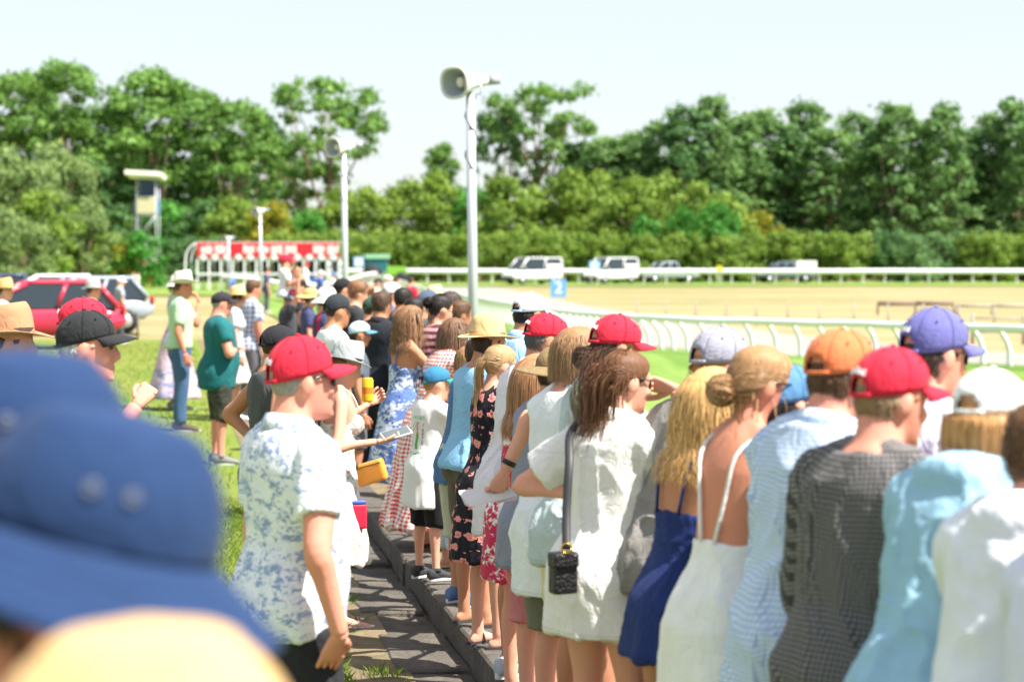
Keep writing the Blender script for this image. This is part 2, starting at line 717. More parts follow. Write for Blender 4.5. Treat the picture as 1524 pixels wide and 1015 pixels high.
def hand(mb, w, d, pn, side, curl=.5, spread=.06, point=False, s=1.0):
    """five separate bent fingers on a palm; d along the hand, pn out of the palm, side = +1 right"""
    d = unit(d); pn = unit(pn - np.dot(pn, d) * d)
    x = np.cross(d, pn) * side             # towards the thumb
    L = .088 * s
    rings = []
    for t, hw, th in ((-.25, .024, .019), (0, .027, .018), (.25, .034, .016), (.6, .041, .015), (.95, .041, .012), (1.08, .036, .008)):
        a = np.arange(12) * 2 * math.pi / 12
        c = w + d * L * t
        rings.append(c + (np.cos(a) * hw * s)[:, None] * x + (np.sin(a) * th * s)[:, None] * pn)
    mb.add(*loft(rings))
    for i, (off, ln) in enumerate(((.030, .070), (.010, .078), (-.011, .072), (-.030, .056))):
        b = w + d * L * .92 + x * off * s
        dirv = unit(d + x * off * spread * 40 * .1)
        ca = curl * (1.0 + .12 * i)
        if point and i == 0: ca = .08
        if point and i > 0: ca = 1.35
        pts = [b - dirv * .012 * s, b]
        ang = 0
        for seg, fr in enumerate((.45, .30, .25)):
            ang += ca * (.75 if seg == 0 else 1.0)
            pts.append(pts[-1] + ln * s * fr * (dirv * math.cos(ang) + pn * math.sin(ang)))
        mb.add(*tube(pts, np.array([.0098, .0098, .0092, .0084, .0062]) * s, 7))
    b = w + d * L * .22 + x * .026 * s
    td = unit(d * .75 + x * .62 + pn * .35)
    p1 = b + td * .040 * s
    p2 = p1 + unit(d * .95 + x * .18 + pn * (.25 + curl * .35)) * .032 * s
    p3 = p2 + unit(d * .95 - x * .05 + pn * (.3 + curl * .5)) * .024 * s
    mb.add(*tube([b - td * .012, b, p1, p2, p3], np.array([.013, .0145, .0115, .0105, .0075]) * s, 7))


def body_parts(k, P):
    f = k.f
    mb = MB()
    zs = np.linspace(.80, 1.50, 20)
    mb.add(*loft([k.ring(z, 0 if z > .84 else -.02) for z in zs]))
    # glutes and bust
    for s in (-1, 1):
        p = k.tf(s * .075, -.072 * k.g, .90)
        mb.ell(p, (.085 * k.g, .075 * k.g, .095))
        if f:
            mb.ell(k.tf(s * .068, .085, 1.27), (.062, .055, .06))
        # shoulder caps, trapezius
        S, e, w = k.arm[s]
        r = k.ar
        mb.ell(S + np.array((-s * .008, 0, -.004)), np.array((.062, .060, .062)) * r)
        mb.tube([k.tf(s * .03, -.022, 1.50), k.tf(s * .09, -.022, 1.455), S + np.array((-s * .02, 0, .02))], [.036, .042, .045 * r], 10)
        mb.add(*limb(arm_path(k, s), ([0, .18, .45, .58, .70, 1.0], np.array([.056, .054, .046, .0425, .044, .0275]) * r)))
        # leg
        H, kn, A = k.leg[s]
        lr = (1.0 + (k.g - 1) * .5) * P.get('legw', 1.0)
        q = resample([H, H + .5 * (kn - H), kn, kn + .35 * (A - kn) + np.array((0, -.016, 0)), A], 22)
        t = np.linspace(0, 1, 22)
        rr = np.interp(t, [0, .15, .30, .46, .52, .60, .68, .84, .95, 1], np.array([.086, .086, .076, .058, .056, .056, .057, .042, .036, .040])) * lr
        mb.add(*tube(q, rr, 14))
        # foot
        fa = P.get('footang', .12) * s
        fd = np.array((math.sin(fa), math.cos(fa), 0)); fx = np.array((math.cos(fa), -math.sin(fa), 0))
        rings = []
        for yy, hw, h0, hh in ((-.062, .012, .028, .020), (-.050, .027, .026, .030), (-.01, .034, .030, .034), (.05, .037, .034, .034), (.11, .045, .022, .024), (.155, .045, .016, .016), (.185, .034, .013, .012), (.197, .012, .012, .007)):
            a = np.arange(12) * 2 * math.pi / 12
            c = np.array((A[0], A[1], 0)) + fd * yy + np.array((0, 0, h0))
            rings.append(c + (np.cos(a) * hw)[:, None] * fx + (np.sin(a) * hh)[:, None] * np.array((0, 0, 1)))
        mb.add(*loft(rings))
        mb.tube([A + np.array((0, 0, .02)), np.array((A[0], A[1], .03)) + fd * .012], [.036, .034], 10)
    # neck
    nr = .052 if f else .062 * (1 + (k.g - 1) * .8)
    mb.add(*limb([k.nb - k.nd * .07, k.nb, k.nb + k.nd * .06, k.hd([(0, -.022, -.05)])[0], k.hd([(0, -.015, 0)])[0]], np.array([1.25, 1.1, 1.0, 1.0, .9]) * nr, 16, 12))
    # head
    rows = np.concatenate([np.linspace(-.122, .098, 18), [.105, .112, .118]])
    mb.add(*(lambda vf: (k.hd(vf[0]), vf[1]))(loft([head_ring(z) for z in rows])))

    def hell(c, r, rot=None, n=10, m=7):
        v, fc = ellipsoid(c, r, n, m, rot)
        mb.add(k.hd(v), fc)
    # nose, brow, lips, chin, ears
    v, fc = tube([(0, .086, .022), (0, .098, .002), (0, .108, -.020), (0, .111, -.030), (0, .096, -.038)], [.007, .009, .012, .013, .009], 8)
    mb.add(k.hd(v), fc)
    for s in (-1, 1):
        hell((s * .010, .097, -.034), (.008, .009, .007))
        hell((s * .030, .086, .026), (.024, .011, .007))
        hell((s * .036, .076, -.030), (.024, .016, .018))
        hell((s * .0795, -.010, -.012), (.0115, .021, .034), np.array(Matrix.Rotation(-s * .30, 3, 'Z') @ Matrix.Rotation(-.22, 3, 'X')), 12, 8)
    hell((0, .094, -.064), (.022, .009, .006))
    hell((0, .092, -.075), (.019, .009, .007))
    hell((0, .090, -.104), (.020, .012, .013))
    return mb


JOBS = []


def job(mb, voxel, name, mat, parent, smooth=4, post=None, extra=None, scale=1.0, dec=None):
    me = new_mesh('tmp', mb.arr(), mb.f, False)
    o = bpy.data.objects.new('tmp', me)
    COL.objects.link(o)
    r = o.modifiers.new('r', 'REMESH'); r.mode = 'VOXEL'; r.voxel_size = voxel; r.use_smooth_shade = True
    s = o.modifiers.new('s', 'SMOOTH'); s.factor = .5; s.iterations = smooth
    if dec:
        d = o.modifiers.new('d', 'DECIMATE'); d.ratio = dec
    JOBS.append((o, me, name, mat, parent, post, extra, scale))


def flush():
    dg = bpy.context.evaluated_depsgraph_get()
    dg.update()
    for o, me0, name, mat, parent, post, extra, scale in JOBS:
        ev = o.evaluated_get(dg)
        me = ev.to_mesh()
        n = len(me.vertices)
        v = np.empty(n * 3, np.float32); me.vertices.foreach_get('co', v); v = v.reshape(-1, 3).astype(float)
        nm = np.empty(n * 3, np.float32); me.vertex_normals.foreach_get('vector', nm); nm = nm.reshape(-1, 3).astype(float)
        nl = len(me.loops)
        li = np.empty(nl, np.int32); me.loops.foreach_get('vertex_index', li)
        lt = np.empty(len(me.polygons), np.int32); me.polygons.foreach_get('loop_total', lt)
        ls = np.empty(len(me.polygons), np.int32); me.polygons.foreach_get('loop_start', ls)
        ev.to_mesh_clear()
        pat = None
        if post is not None:
            v, pat = post(v, nm)
        if (lt == 4).all():
            faces = li.reshape(-1, 4).tolist()
        else:
            faces = [li[a:a + b].tolist() for a, b in zip(ls, lt)]
        if extra is not None and extra.n:
            base = len(v)
            v = np.concatenate([v, extra.arr()])
            faces = faces + [tuple(i + base for i in q) for q in extra.f]
        mesh = new_mesh(name, v * scale, faces, True)
        if pat is not None:
            if len(pat) < len(v): pat = np.concatenate([pat, np.zeros((len(v) - len(pat), 3))])
            attr(mesh, 'pat', pat, 'FLOAT_VECTOR')
        ob = link(name, mesh, mat, parent)
        bpy.data.objects.remove(o); bpy.data.meshes.remove(me0)
    JOBS.clear()


def cloth_post(k, hem, amp=.006, seed=0, pleat=0, pz=(0.9, .4), pamp=.012, vert=3.0, fine=1.0):
    def post(v, n):
        w = np.stack([vnoise(v * 3.1 + 11, seed), vnoise(v * 3.1 + 37, seed + 1), vnoise(v * 3.1 + 71, seed + 2)], 1) - .5
        q = v + w * .22
        r1 = 1 - np.abs(2 * vnoise(q * np.array((11.5, 11.5, vert * .55)) + 5, seed + 3) - 1)
        ca, sa = math.cos(.6), math.sin(.6)
        qq = np.stack([q[:, 0] * ca + q[:, 2] * sa, q[:, 1], -q[:, 0] * sa + q[:, 2] * ca], 1)
        r2 = 1 - np.abs(2 * vnoise(qq * np.array((15, 9, 4)) + 15, seed + 4) - 1)
        r3 = vnoise(q * 26, seed + 5) - .5
        d = amp * (1.5 * (r1 ** 4 - .22) + .75 * (r2 ** 5 - .2) + .2 * fine * r3)
        d = d * np.where(np.abs(v[:, 0]) > .235, .45, 1)
        # keep the shoulders taut
        d = d * np.interp(v[:, 2], [1.30, 1.44], [1, .55])
        th = np.arctan2(v[:, 0], -(v[:, 1] - np.interp(v[:, 2], k.c[:, 2], k.c[:, 1])))
        if pleat:
            kz = np.clip((pz[0] - v[:, 2]) / (pz[0] - pz[1]), 0, 1)
            d = d + kz * pamp * (np.sin(th * pleat + 3 * vnoise(v * 2.0, seed + 9)) + .5 * np.sin(th * pleat * 1.7 + 1.3))
        d = np.maximum(d, -.0055)
        v2 = v + n * d[:, None]
        pat = np.stack([th * .165, np.interp(v[:, 2], k.c[:, 2], ZS) if k.lean > .1 else v[:, 2], v[:, 2] - hem], 1)
        pat[:, 1] = np.where(v[:, 2] < .8, v[:, 2], pat[:, 1])
        pat[:, 0] += (vnoise(v * 5.5 + 3, seed + 21) - .5) * .030 + d * .8
        pat[:, 1] += (vnoise(v * 5.5 + 9, seed + 22) - .5) * .026 + d * .6
        return v2, pat
    return post


def torso_shell(k, z0, z1, ease=.014, flare=0.0, n=32, hipease=0.0, nz=18, topease=None):
    rings = []
    for z in np.linspace(z0, z1, nz):
        e = ease + hipease * np.interp(z, [.9, 1.1], [1, 0])
        if z < .92: e += flare * (.92 - z)
        if topease is not None: e = e + (topease - ease) * np.interp(z, [1.25, 1.42], [0, 1])
        rings.append(k.ring(z, e, e * 1.05, n))
    return loft(rings)


def sleeve(k, side, frac, ease=.014, flare=.006):
    path = resample(arm_path(k, side), 22)
    t = np.linspace(0, 1, 22)
    r = np.interp(t, [0, .18, .45, .58, .70, 1.0], np.array([.058, .056, .047, .044, .045, .029])) * k.ar
    m = max(3, int(round(frac * 22)))
    e = ease + flare * np.linspace(0, 1, m)
    return tube(path[:m], r[:m] + e, 16)


def leg_shell(k, side, zend, ease=.016, flare=.01, P={}):
    H, kn, A = k.leg[side]
    lr = (1.0 + (k.g - 1) * .5)
    q = resample([H, H + .5 * (kn - H), kn, kn + .35 * (A - kn) + np.array((0, -.012, 0)), A], 30)
    t = np.linspace(0, 1, 30)
    rr = np.interp(t, [0, .15, .30, .46, .52, .60, .68, .84, .95, 1], np.array([.088, .088, .080, .064, .061, .060, .060, .050, .046, .046])) * lr
    keep = q[:, 2] >= zend
    keep[:4] = True
    q = q[keep]; rr = rr[keep]
    rr = rr + ease + flare * np.linspace(0, 1, len(rr))
    return tube(q, rr, 16)


# ---- hair
def ribbon(q, r, c):
    q = np.asarray(q, float)
    T = np.gradient(q, axis=0)
    W = np.cross(T, q - c); W = W / np.maximum(np.linalg.norm(W, axis=1), 1e-9)[:, None]
    n = len(q)
    v = np.empty((2 * n, 3)); v[0::2] = q - W * r[:, None]; v[1::2] = q + W * r[:, None]
    return v, [(2 * i, 2 * i + 1, 2 * i + 3, 2 * i + 2) for i in range(n - 1)]


def strands_mesh(lines, r0=.0035, sides=3, taper=.25, width=None):
    V = []; Fc = []; T = []; base = 0
    for li, q in enumerate(lines):
        m = len(q)
        r = (r0 if width is None else width[li]) * np.interp(np.linspace(0, 1, m), [0, .25, .8, 1], [.7, 1, .85, taper])
        v, f = tube(q, r, sides, True)
        V.append(v); Fc += [tuple(i + base for i in x) for x in f]
        T.append(np.full(len(v), RS.rand()))
        base += len(v)
    return np.concatenate(V), Fc, np.concatenate(T)


def hair_shell(style, grow=.010, n=40, m=14, seed=0, rough=.0025):
    """closed skull cap of hair in head coordinates"""
    a = np.arange(n) * 2 * math.pi / n - math.pi
    aa = np.abs(a)                       # 0 = front, pi = back
    if style == 'short':
        zb = np.interp(aa, [0, .55, .95, 1.25, 1.55, 1.85, 2.3, math.pi], [.075, .070, .045, .005, -.002, -.012, -.052, -.066])
    elif style == 'buzz':
        zb = np.interp(aa, [0, .55, .95, 1.25, 1.55, 1.85, 2.3, math.pi], [.080, .075, .045, .008, .000, -.010, -.045, -.056])
    elif style == 'full':
        zb = np.interp(aa, [0, .55, .95, 1.25, 1.55, 1.85, 2.3, math.pi], [.072, .068, .030, -.020, -.030, -.045, -.072, -.080])
    else:                                # pulled back
        zb = np.interp(aa, [0, .6, 1.0, 1.3, 1.6, 1.9, 2.3, math.pi], [.078, .068, .035, .004, .002, -.010, -.048, -.062])
    rings = []
    for j in range(m):
        t = j / (m - 1)
        z = zb + (.1175 - zb) * (1 - (1 - t) ** 1.25)
        g = grow * (0.25 + .75 * min(1, t * 5)) * np.ones(n)
        p = head_pts(a, z, 0.0)
        d = p - np.array((0, -.005, .01)); d = d / np.linalg.norm(d, axis=1)[:, None]
        nz = (vnoise(p * 60 + seed, seed) - .5) * 2 * rough if j > 0 else 0
        rings.append(p + d * (g + nz)[:, None] if j > 0 else p + d * (g)[:, None])
    inner = head_pts(a, zb, -.008)
    rings = [inner] + rings
    return loft(rings, True)


def fall(k, start, length, out, wave=0.0, wl=.12, seed=0, n=12, tgt=None, cling=.012):
    """strand: from a point on the scalp (posed local coords) outwards then hanging down, kept off the body"""
    rs = np.random.RandomState(seed)
    p = start.copy()
    pts = [p.copy()]
    step = length / (n - 1)
    d = unit(out)
    ph = rs.rand() * 6.28; ax = unit(rs.randn(3))
    for i in range(n - 1):
        d = unit(d * .55 + np.array((0, 0, -1.0)) * .62)
        p = p + d * step
        # head collision
        l = (p - k.hc) @ k.HM / k.hs
        e = l / np.array((.080, .104, .124))
        ln = np.linalg.norm(e)
        if ln < 1.06:
            l = l * (1.06 / max(ln, .2))
            p = k.hc + (l * k.hs) @ k.HM.T
        # body collision
        z = np.clip(p[2], .8, 1.6)
        zz = float(np.interp(p[2], k.c[:, 2], ZS))
        if zz < 1.5:
            c, r, fw, up = k.frame(zz)
            rx = np.interp(zz, ZS, k.rx) + cling; ry = np.interp(zz, ZS, k.ry) + cling
            q = p - c
            lx, ly = np.dot(q, r) / rx, (np.dot(q, fw) - np.interp(zz, ZS, k.cyo)) / ry
            rr = math.hypot(lx, ly)
            if rr < 1 and rr > 1e-3:
                p = c + r * (lx / rr * rx) + fw * (ly / rr * ry + np.interp(zz, ZS, k.cyo)) + up * np.dot(q, up)
        w = wave * math.sin(i * step / wl * 6.28 + ph) * min(1, i / 4)
        pts.append(p + ax * w)
    return np.array(pts)


def add_hair(k, P, root, s):
    h = P.get('hair')
    if not h: return
    style = h['style']
    mat = hair_mat(h['col'])
    seed = h.get('seed', P['seed'])
    rs = np.random.RandomState(seed)
    V = []; Fc = []; T = []
    base = 0
    hatted = bool(P.get('hat'))

    def put(v, f, t):
        nonlocal base
        V.append(v); T.append(np.broadcast_to(t, (len(v),)))
        Fc.extend([tuple(i + base for i in x) for x in f]); base += len(v)
    shell_style = {'short': 'short', 'buzz': 'buzz', 'curly': 'short', 'bob': 'full', 'long': 'full', 'bun': 'back', 'pony': 'back', 'half': 'full'}[style]
    grow = {'short': .009, 'buzz': .004, 'curly': .016, 'bob': .015, 'long': .014, 'bun': .009, 'pony': .009, 'half': .012}[style]
    v, f = hair_shell(shell_style, grow, 40, 14, seed, .004 if style in ('curly',) else .002)
    put(k.hd(v), f, .45)
    lines = []; wid = []
    far = P['u'] < 170

    def scalp(a, z, g=0.012):
        return k.hd(head_pts(np.array([a]), np.array([z]), g))[0]
    if style == 'short' or style == 'buzz':
        if not far and style == 'short':
            for i in range(900):
                a = rs.uniform(.9, 2 * math.pi - .9); aa = min(a, 2 * math.pi - a)
                if hatted and aa < 1.75: continue
                z0 = rs.uniform(-.05 if aa > 2 else .0, .11 if not hatted else .02)
                p0 = scalp(a, z0, .006); dn = scalp(a, z0 - .022, .012)
                lines.append(np.array([p0, .5 * (p0 + dn) + rs.randn(3) * .002, dn + rs.randn(3) * .003])); wid.append(.0016)
    elif style == 'curly':
        for i in range(620 if not far else 160):
            a = rs.uniform(-math.pi, math.pi); aa = abs(a)
            zl = np.interp(aa, [0, 1, 1.6, 2.2, 3.15], [.075, .02, -.02, -.06, -.07])
            z0 = rs.uniform(zl, .115)
            c = scalp(a, z0, .014)
            o = unit(c - k.hc)
            t1 = unit(np.cross(o, rs.randn(3))); t2 = np.cross(o, t1)
            R = rs.uniform(.007, .013)
            th = np.linspace(0, rs.uniform(4.5, 8), 9)
            lines.append(c + (np.cos(th) * R)[:, None] * t1 + (np.sin(th) * R)[:, None] * t2 + (th / 8 * rs.uniform(.004, .02))[:, None] * o)
            wid.append(.0022)
    elif style in ('long', 'half', 'bob'):
        near_ = P['u'] > 330
        n = int(h.get('n', 330 if not far else 130) * (4.0 if near_ else 1.6))
        L = h.get('len', .40)
        wave = h.get('wave', .004)
        for i in range(n):
            a = math.pi + rs.normal(0, .95)
            aa = abs((a + math.pi) % (2 * math.pi) - math.pi)
            if aa < (.85 if style != 'half' else 1.55): continue
            z0 = rs.uniform(.0, .112)
            st_ = scalp(a, z0, .013)
            # comb along the skull first
            pre = [scalp(a, z0 + (.114 - z0) * .6, .014)]
            o = unit(st_ - k.hc) * .8
            ll = (L + z0 * 1.0) * (rs.uniform(.8, 1.05) if style != 'bob' else rs.uniform(.62, 1.06))
            if aa < 1.5: ll *= h.get('front', .85)
            q = fall(k, st_, ll, o, wave * rs.uniform(.5, 1.3), h.get('wl', .11), seed * 1000 + i, 10 if not far else 7, cling=rs.uniform(.008, .03))
            lines.append(np.vstack([pre, q]))
            wid.append(rs.uniform(.0022, .0046) * (1.5 if far else (.55 if near_ else .9)))
        for i in range((520 if P['u'] > 330 else 200) if not far else 50):
            a = rs.uniform(-math.pi, math.pi)
            if abs(a) < .5: continue
            z = np.linspace(.112, rs.uniform(-.05, .04) if abs(a) > 1.1 else .05, 6)
            lines.append(k.hd(head_pts(np.full(6, a) + rs.normal(0, .03), z, .0155 + rs.uniform(-.002, .003)))); wid.append(.0020)
        if P['u'] > 300:
            for i in range(110):      # flyaways
                a = rs.uniform(.9, 2 * math.pi - .9); z0 = rs.uniform(-.03, .112)
                p0 = scalp(a, z0, .016); o = unit(p0 - k.hc)
                q = fall(k, p0 + o * .004, rs.uniform(.05, .16), o + rs.randn(3) * .5, .008, .09, seed * 91 + i, 8)
                lines.append(q); wid.append(.0008)
        if style == 'half':    # clip-gathered lock in the middle of the back
            c0 = k.hd([(0, -.122, .03)])[0]
            for i in range(330):
                a = math.pi + rs.choice((-1, 1)) * rs.uniform(.2, 1.6)
                p0 = scalp(a, rs.uniform(.0, .10), .014)
                mid = .5 * (p0 + c0); mid = k.hc + unit(mid - k.hc) * np.linalg.norm(c0 - k.hc) * .99
                lines.append(resample([p0, mid, c0 + rs.randn(3) * .006], 7)); wid.append(.0019)
            for i in range(260):
                q = fall(k, c0 + rs.randn(3) * np.array((.014, .006, .01)), L * rs.uniform(.45, .8), k.HM @ np.array((rs.normal(0, .35), -1, -.4)), .006, .1, seed * 77 + i, 10, cling=.03)
                lines.append(q); wid.append(.0020)
    elif style in ('bun', 'pony'):
        kp = np.array(h.get('knot', (0, -.125, .02)))
        c0 = k.hd([kp])[0]
        for i in range((650 if P['u'] > 330 else 300) if not far else 80):
            a = rs.uniform(-math.pi, math.pi)
            z0 = rs.uniform(-.055, .108) if abs(a) > 1.8 else rs.uniform(.02, .108)
            if abs(a) < .9: z0 = rs.uniform(.07, .112)
            p0 = k.hd(head_pts(np.array([a]), np.array([z0]), .009))[0]
            pm = .5 * (p0 + c0)
            pl = (pm - k.hc) @ k.HM
            e = pl / np.array((.090, .115, .132)); pm = k.hc + (pl / max(np.linalg.norm(e), .3)) @ k.HM.T
            lines.append(resample([p0, pm, c0 + rs.randn(3) * .006], 7)); wid.append(.0018 if not far else .003)
        if style == 'bun':
            R = h.get('size', .038)
            v, f = ellipsoid((0, 0, 0), (R, R * .85, R), 14, 10)
            v = v * (1 + .12 * (vnoise(v * 70 + 9, seed)[:, None] - .5))
            put(v @ k.HM.T + k.hd([kp + np.array((0, -.02, 0))])[0], f, .4)
            cc = k.hd([kp + np.array((0, -.02, 0))])[0]
            for i in range(220 if not far else 60):
                t1 = unit(rs.randn(3)); t2 = unit(np.cross(t1, rs.randn(3)))
                th = np.linspace(0, rs.uniform(2, 4.5), 9)
                lines.append(cc + R * rs.uniform(.95, 1.12) * (np.cos(th)[:, None] * t1 + np.sin(th)[:, None] * t2)); wid.append(.0019)
            for i in range(h.get('wisps', 26)):
                p0 = scalp(math.pi + rs.normal(0, .7), rs.uniform(-.06, -.01), .01)
                lines.append(fall(k, p0, rs.uniform(.04, .14), unit(p0 - k.hc), .01, .07, seed * 31 + i, 7)); wid.append(.002)
        else:
            for i in range(h.get('n', 380)):
                q = fall(k, c0 + rs.randn(3) * (.010 + .03 * (h.get('spread', .25) > .3)), h.get('len', .26) * rs.uniform(.7, 1.1), k.HM @ np.array((rs.normal(h.get('side', 0), h.get('spread', .25)), -1, .1)), h.get('wave', .008), .12, seed * 53 + i, 11, cling=.03)
                lines.append(q); wid.append(.0018)
    if lines:
        for i, q in enumerate(lines):
            v, f = ribbon(q, wid[i] * np.interp(np.linspace(0, 1, len(q)), [0, .25, .8, 1], [.7, 1, .8, .15]), k.hc - np.array((0, 0, .08 if len(q) > 8 else 0)))
            put(v, f, float(np.clip(rs.normal(.5, .22), 0, 1)))
    v = np.concatenate(V)
    if P.get('hat'):
        l = (v - k.hc) @ k.HM / k.hs
        az = np.arctan2(l[:, 0], l[:, 1])
        zb = (.022 + .020 * np.cos(az)) if P['hat']['kind'] == 'cap' else np.full(len(l), .036)
        e = np.stack([l[:, 0] / .076, (l[:, 1] + .003) / np.where(l[:, 1] > 0, .094, .099), l[:, 2] / .120], 1)
        nn = np.linalg.norm(e, axis=1)
        over = (nn > 1) & (l[:, 2] > zb - .016)
        l[over] = l[over] / nn[over][:, None]
        v = k.hc + (l * k.hs) @ k.HM.T
    me = new_mesh('hair', v * s, Fc, True)
    attr(me, 'tint', np.concatenate(T))
    link('hair', me, mat, root)


# ---- hats (head coordinates)
def plate(grid_top, thick):
    """closed plate from a grid of points (m,n,3)"""
    m, n = grid_top.shape[:2]
    du = np.gradient(grid_top, axis=0); dv = np.gradient(grid_top, axis=1)
    nn = np.cross(du, dv); nn = nn / np.maximum(np.linalg.norm(nn, axis=2), 1e-9)[..., None]
    bot = grid_top + nn * thick
    v = np.concatenate([grid_top.reshape(-1, 3), bot.reshape(-1, 3)])
    N = m * n
    f = []
    for j in range(m - 1):
        for i in range(n - 1):
            a = j * n + i
            f.append((a, a + 1, a + n + 1, a + n)); f.append((N + a, N + a + n, N + a + n + 1, N + a + 1))
    edge = [(j * n) for j in range(m)]
    for j in range(m - 1):
        a, b = j * n, (j + 1) * n; f.append((a, b, N + b, N + a))
        a, b = j * n + n - 1, (j + 1) * n + n - 1; f.append((b, a, N + a, N + b))
    for i in range(n - 1):
        a, b = i, i + 1; f.append((b, a, N + a, N + b))
        a, b = (m - 1) * n + i, (m - 1) * n + i + 1; f.append((a, b, N + b, N + a))
    return v, f


def cap(k, root, s, col, visor=None, back=True, mark=None, flat=False, tilt=.06, panel=None, u=300, markc=None, hairhole=True):
    n, m = 48, 12
    vc = fabric(visor or col)
    r0_ = np.random.RandomState(len(PEOPLE) * 7 + 1)
    zt0 = .134 + r0_.uniform(-.012, .012); wr0 = r0_.uniform(.6, 2.2); bl0 = r0_.uniform(.02, .09)
    T = np.array(Matrix.Rotation(tilt, 3, 'X'))

    def cp(a, t, g=0.0):
        zb = .022 + .020 * np.cos(a)
        zt = zt0
        z = zb + (zt - zb) * t
        sc = (1 - np.clip(t, 0, 1) ** 2.5) ** .52
        seam = -.0022 * np.exp(-((((a + math.pi / 6 * 0) % (math.pi / 3)) - math.pi / 6) / .035) ** 2)
        bul = 1 + bl0 * np.sin(np.clip(t, 0, 1) * math.pi)
        rx = (.0835 + g) * sc * bul + seam * sc; ry = np.where(np.cos(a) > 0, .101 + g, .108 + g) * sc * bul + seam * sc
        p = np.stack([rx * np.sin(a), ry * np.cos(a) - .003, z + g * t], -1)
        return p @ T.T
    a = np.arange(n) * 2 * math.pi / n
    tt = 1 - (1 - np.linspace(0, 1, m)) ** 1.5
    grid = np.stack([cp(a, np.full(n, t)) for t in tt])
    nz = (vnoise(grid.reshape(-1, 3) * 28 + P_seed(root), 3) - .5).reshape(m, n, 1) * .005
    grid = grid * (1 + nz * 4 * .3 * wr0)
    v = np.concatenate([grid.reshape(-1, 3)])
    f = []
    hole = set()
    for j in range(m - 1):
        for i in range(n):
            am = (i + .5) * 2 * math.pi / n; da = am - math.pi
            tm = .5 * (tt[j] + tt[j + 1])
            if back and abs(da) < .46 and tm < .40 * math.sqrt(max(0, 1 - (da / .46) ** 2)):
                continue
            k2 = (i + 1) % n
            f.append((j * n + i, j * n + k2, (j + 1) * n + k2, (j + 1) * n + i))
    c_mat = fabric(col) if panel is None else fabric(col)
    cr = link('cap', new_mesh('cap', k.hd(v) * s, f), c_mat, root)
    so = cr.modifiers.new('thickness', 'SOLIDIFY'); so.thickness = .003 * s; so.offset = 1
    if back:
        ab = np.linspace(math.pi - .55, math.pi + .55, 10)
        g = np.stack([cp(ab, np.full(10, t), .001) for t in (0.0, .09)])
        v, f = plate(g, .003)
        link('strap', new_mesh('strap', k.hd(v) * s, f), vc, cr)
    # visor
    aa = np.linspace(-1.12, 1.12, 19)
    inner = cp(aa, np.full(19, .03), .002)
    rows = []
    for q in np.linspace(0, 1, 6):
        ln = .080 * np.sqrt(np.clip(1 - (aa / 1.16) ** 2, 0, 1)) ** .9
        out = np.stack([np.sin(aa) * .10, np.cos(aa) ** .5 * 0 + 1, 0 * aa], 1)
        p = inner + out * (ln * q)[:, None]
        p[:, 2] += -.004 * q - (.018 if not flat else .004) * q * (np.abs(aa) / 1.12) ** 2 - .010 * q * q + .004 * np.cos(aa) * q
        rows.append(p)
    v, f = plate(np.stack(rows), .0035)
    link('visor', new_mesh('visor', k.hd(v) * s, f), vc, cr)
    if u > 90:
        v, f = ellipsoid((0, 0, 0), (.0085, .0085, .005), 10, 6)
        v = v + np.array((0, -.003, zt0 + .001)) @ T.T
        link('button', new_mesh('button', k.hd(v) * s, f), vc, cr)
    if u > 300:
        for q in range(6):
            aq = math.pi / 6 + q * math.pi / 3
            ts = np.linspace(.0, .97, 12)
            v, f = tube(k.hd(cp(np.full(12, aq), ts, .0036)), .0011, 4)
            link('seam', new_mesh('seam', v * s, f), fabric(dk(col, .72)), cr)
            c_ = cp(np.array([aq + math.pi / 6]), np.array([.66]), .0040)[0]
            v, f = ellipsoid(c_, (.0035, .0035, .0035), 8, 5)
            link('eyelet', new_mesh('eyelet', k.hd(v) * s, f), fabric(dk(col, .6)), cr)
    if mark:
        # embroidered wordmark: a run of thick little strokes hugging the crown
        mb = MB()
        r2 = np.random.RandomState(5)
        span = mark.get('span', .42); t0 = mark.get('t', .36); ctr = mark.get('a', math.pi); hh = mark.get('h', .055)
        nl = 9
        for i in range(nl):
            a0 = ctr + span * (i / (nl - 1) - .5)
            w = span / nl * .47
            tall = hh * (1.0 if i % 4 else 1.45)
            lo = t0 - .9 * ((a0 - ctr) ** 2) * .55
            for (c0, c1, e0, e1) in ((-w, -w * .3, 0, tall), (w * .3, w, 0, tall), (-w, w, tall * .72, tall), (-w, w, 0, tall * .26))[:(4 if i % 3 else 3)]:
                g = np.stack([cp(np.linspace(a0 + c0, a0 + c1, 3), np.full(3, lo + e), .0052) for e in (e0, e1)])
                mb.add(*plate(g, .0015))
        link('wordmark', new_mesh('wordmark', k.hd(mb.arr()) * s, mb.f, False), fabric(mark.get('col', (.85, .85, .88))), cr)
    return cr


def P_seed(root):
    return (hash(root.name) % 97) * 0.0 + len(bpy.data.objects) % 13


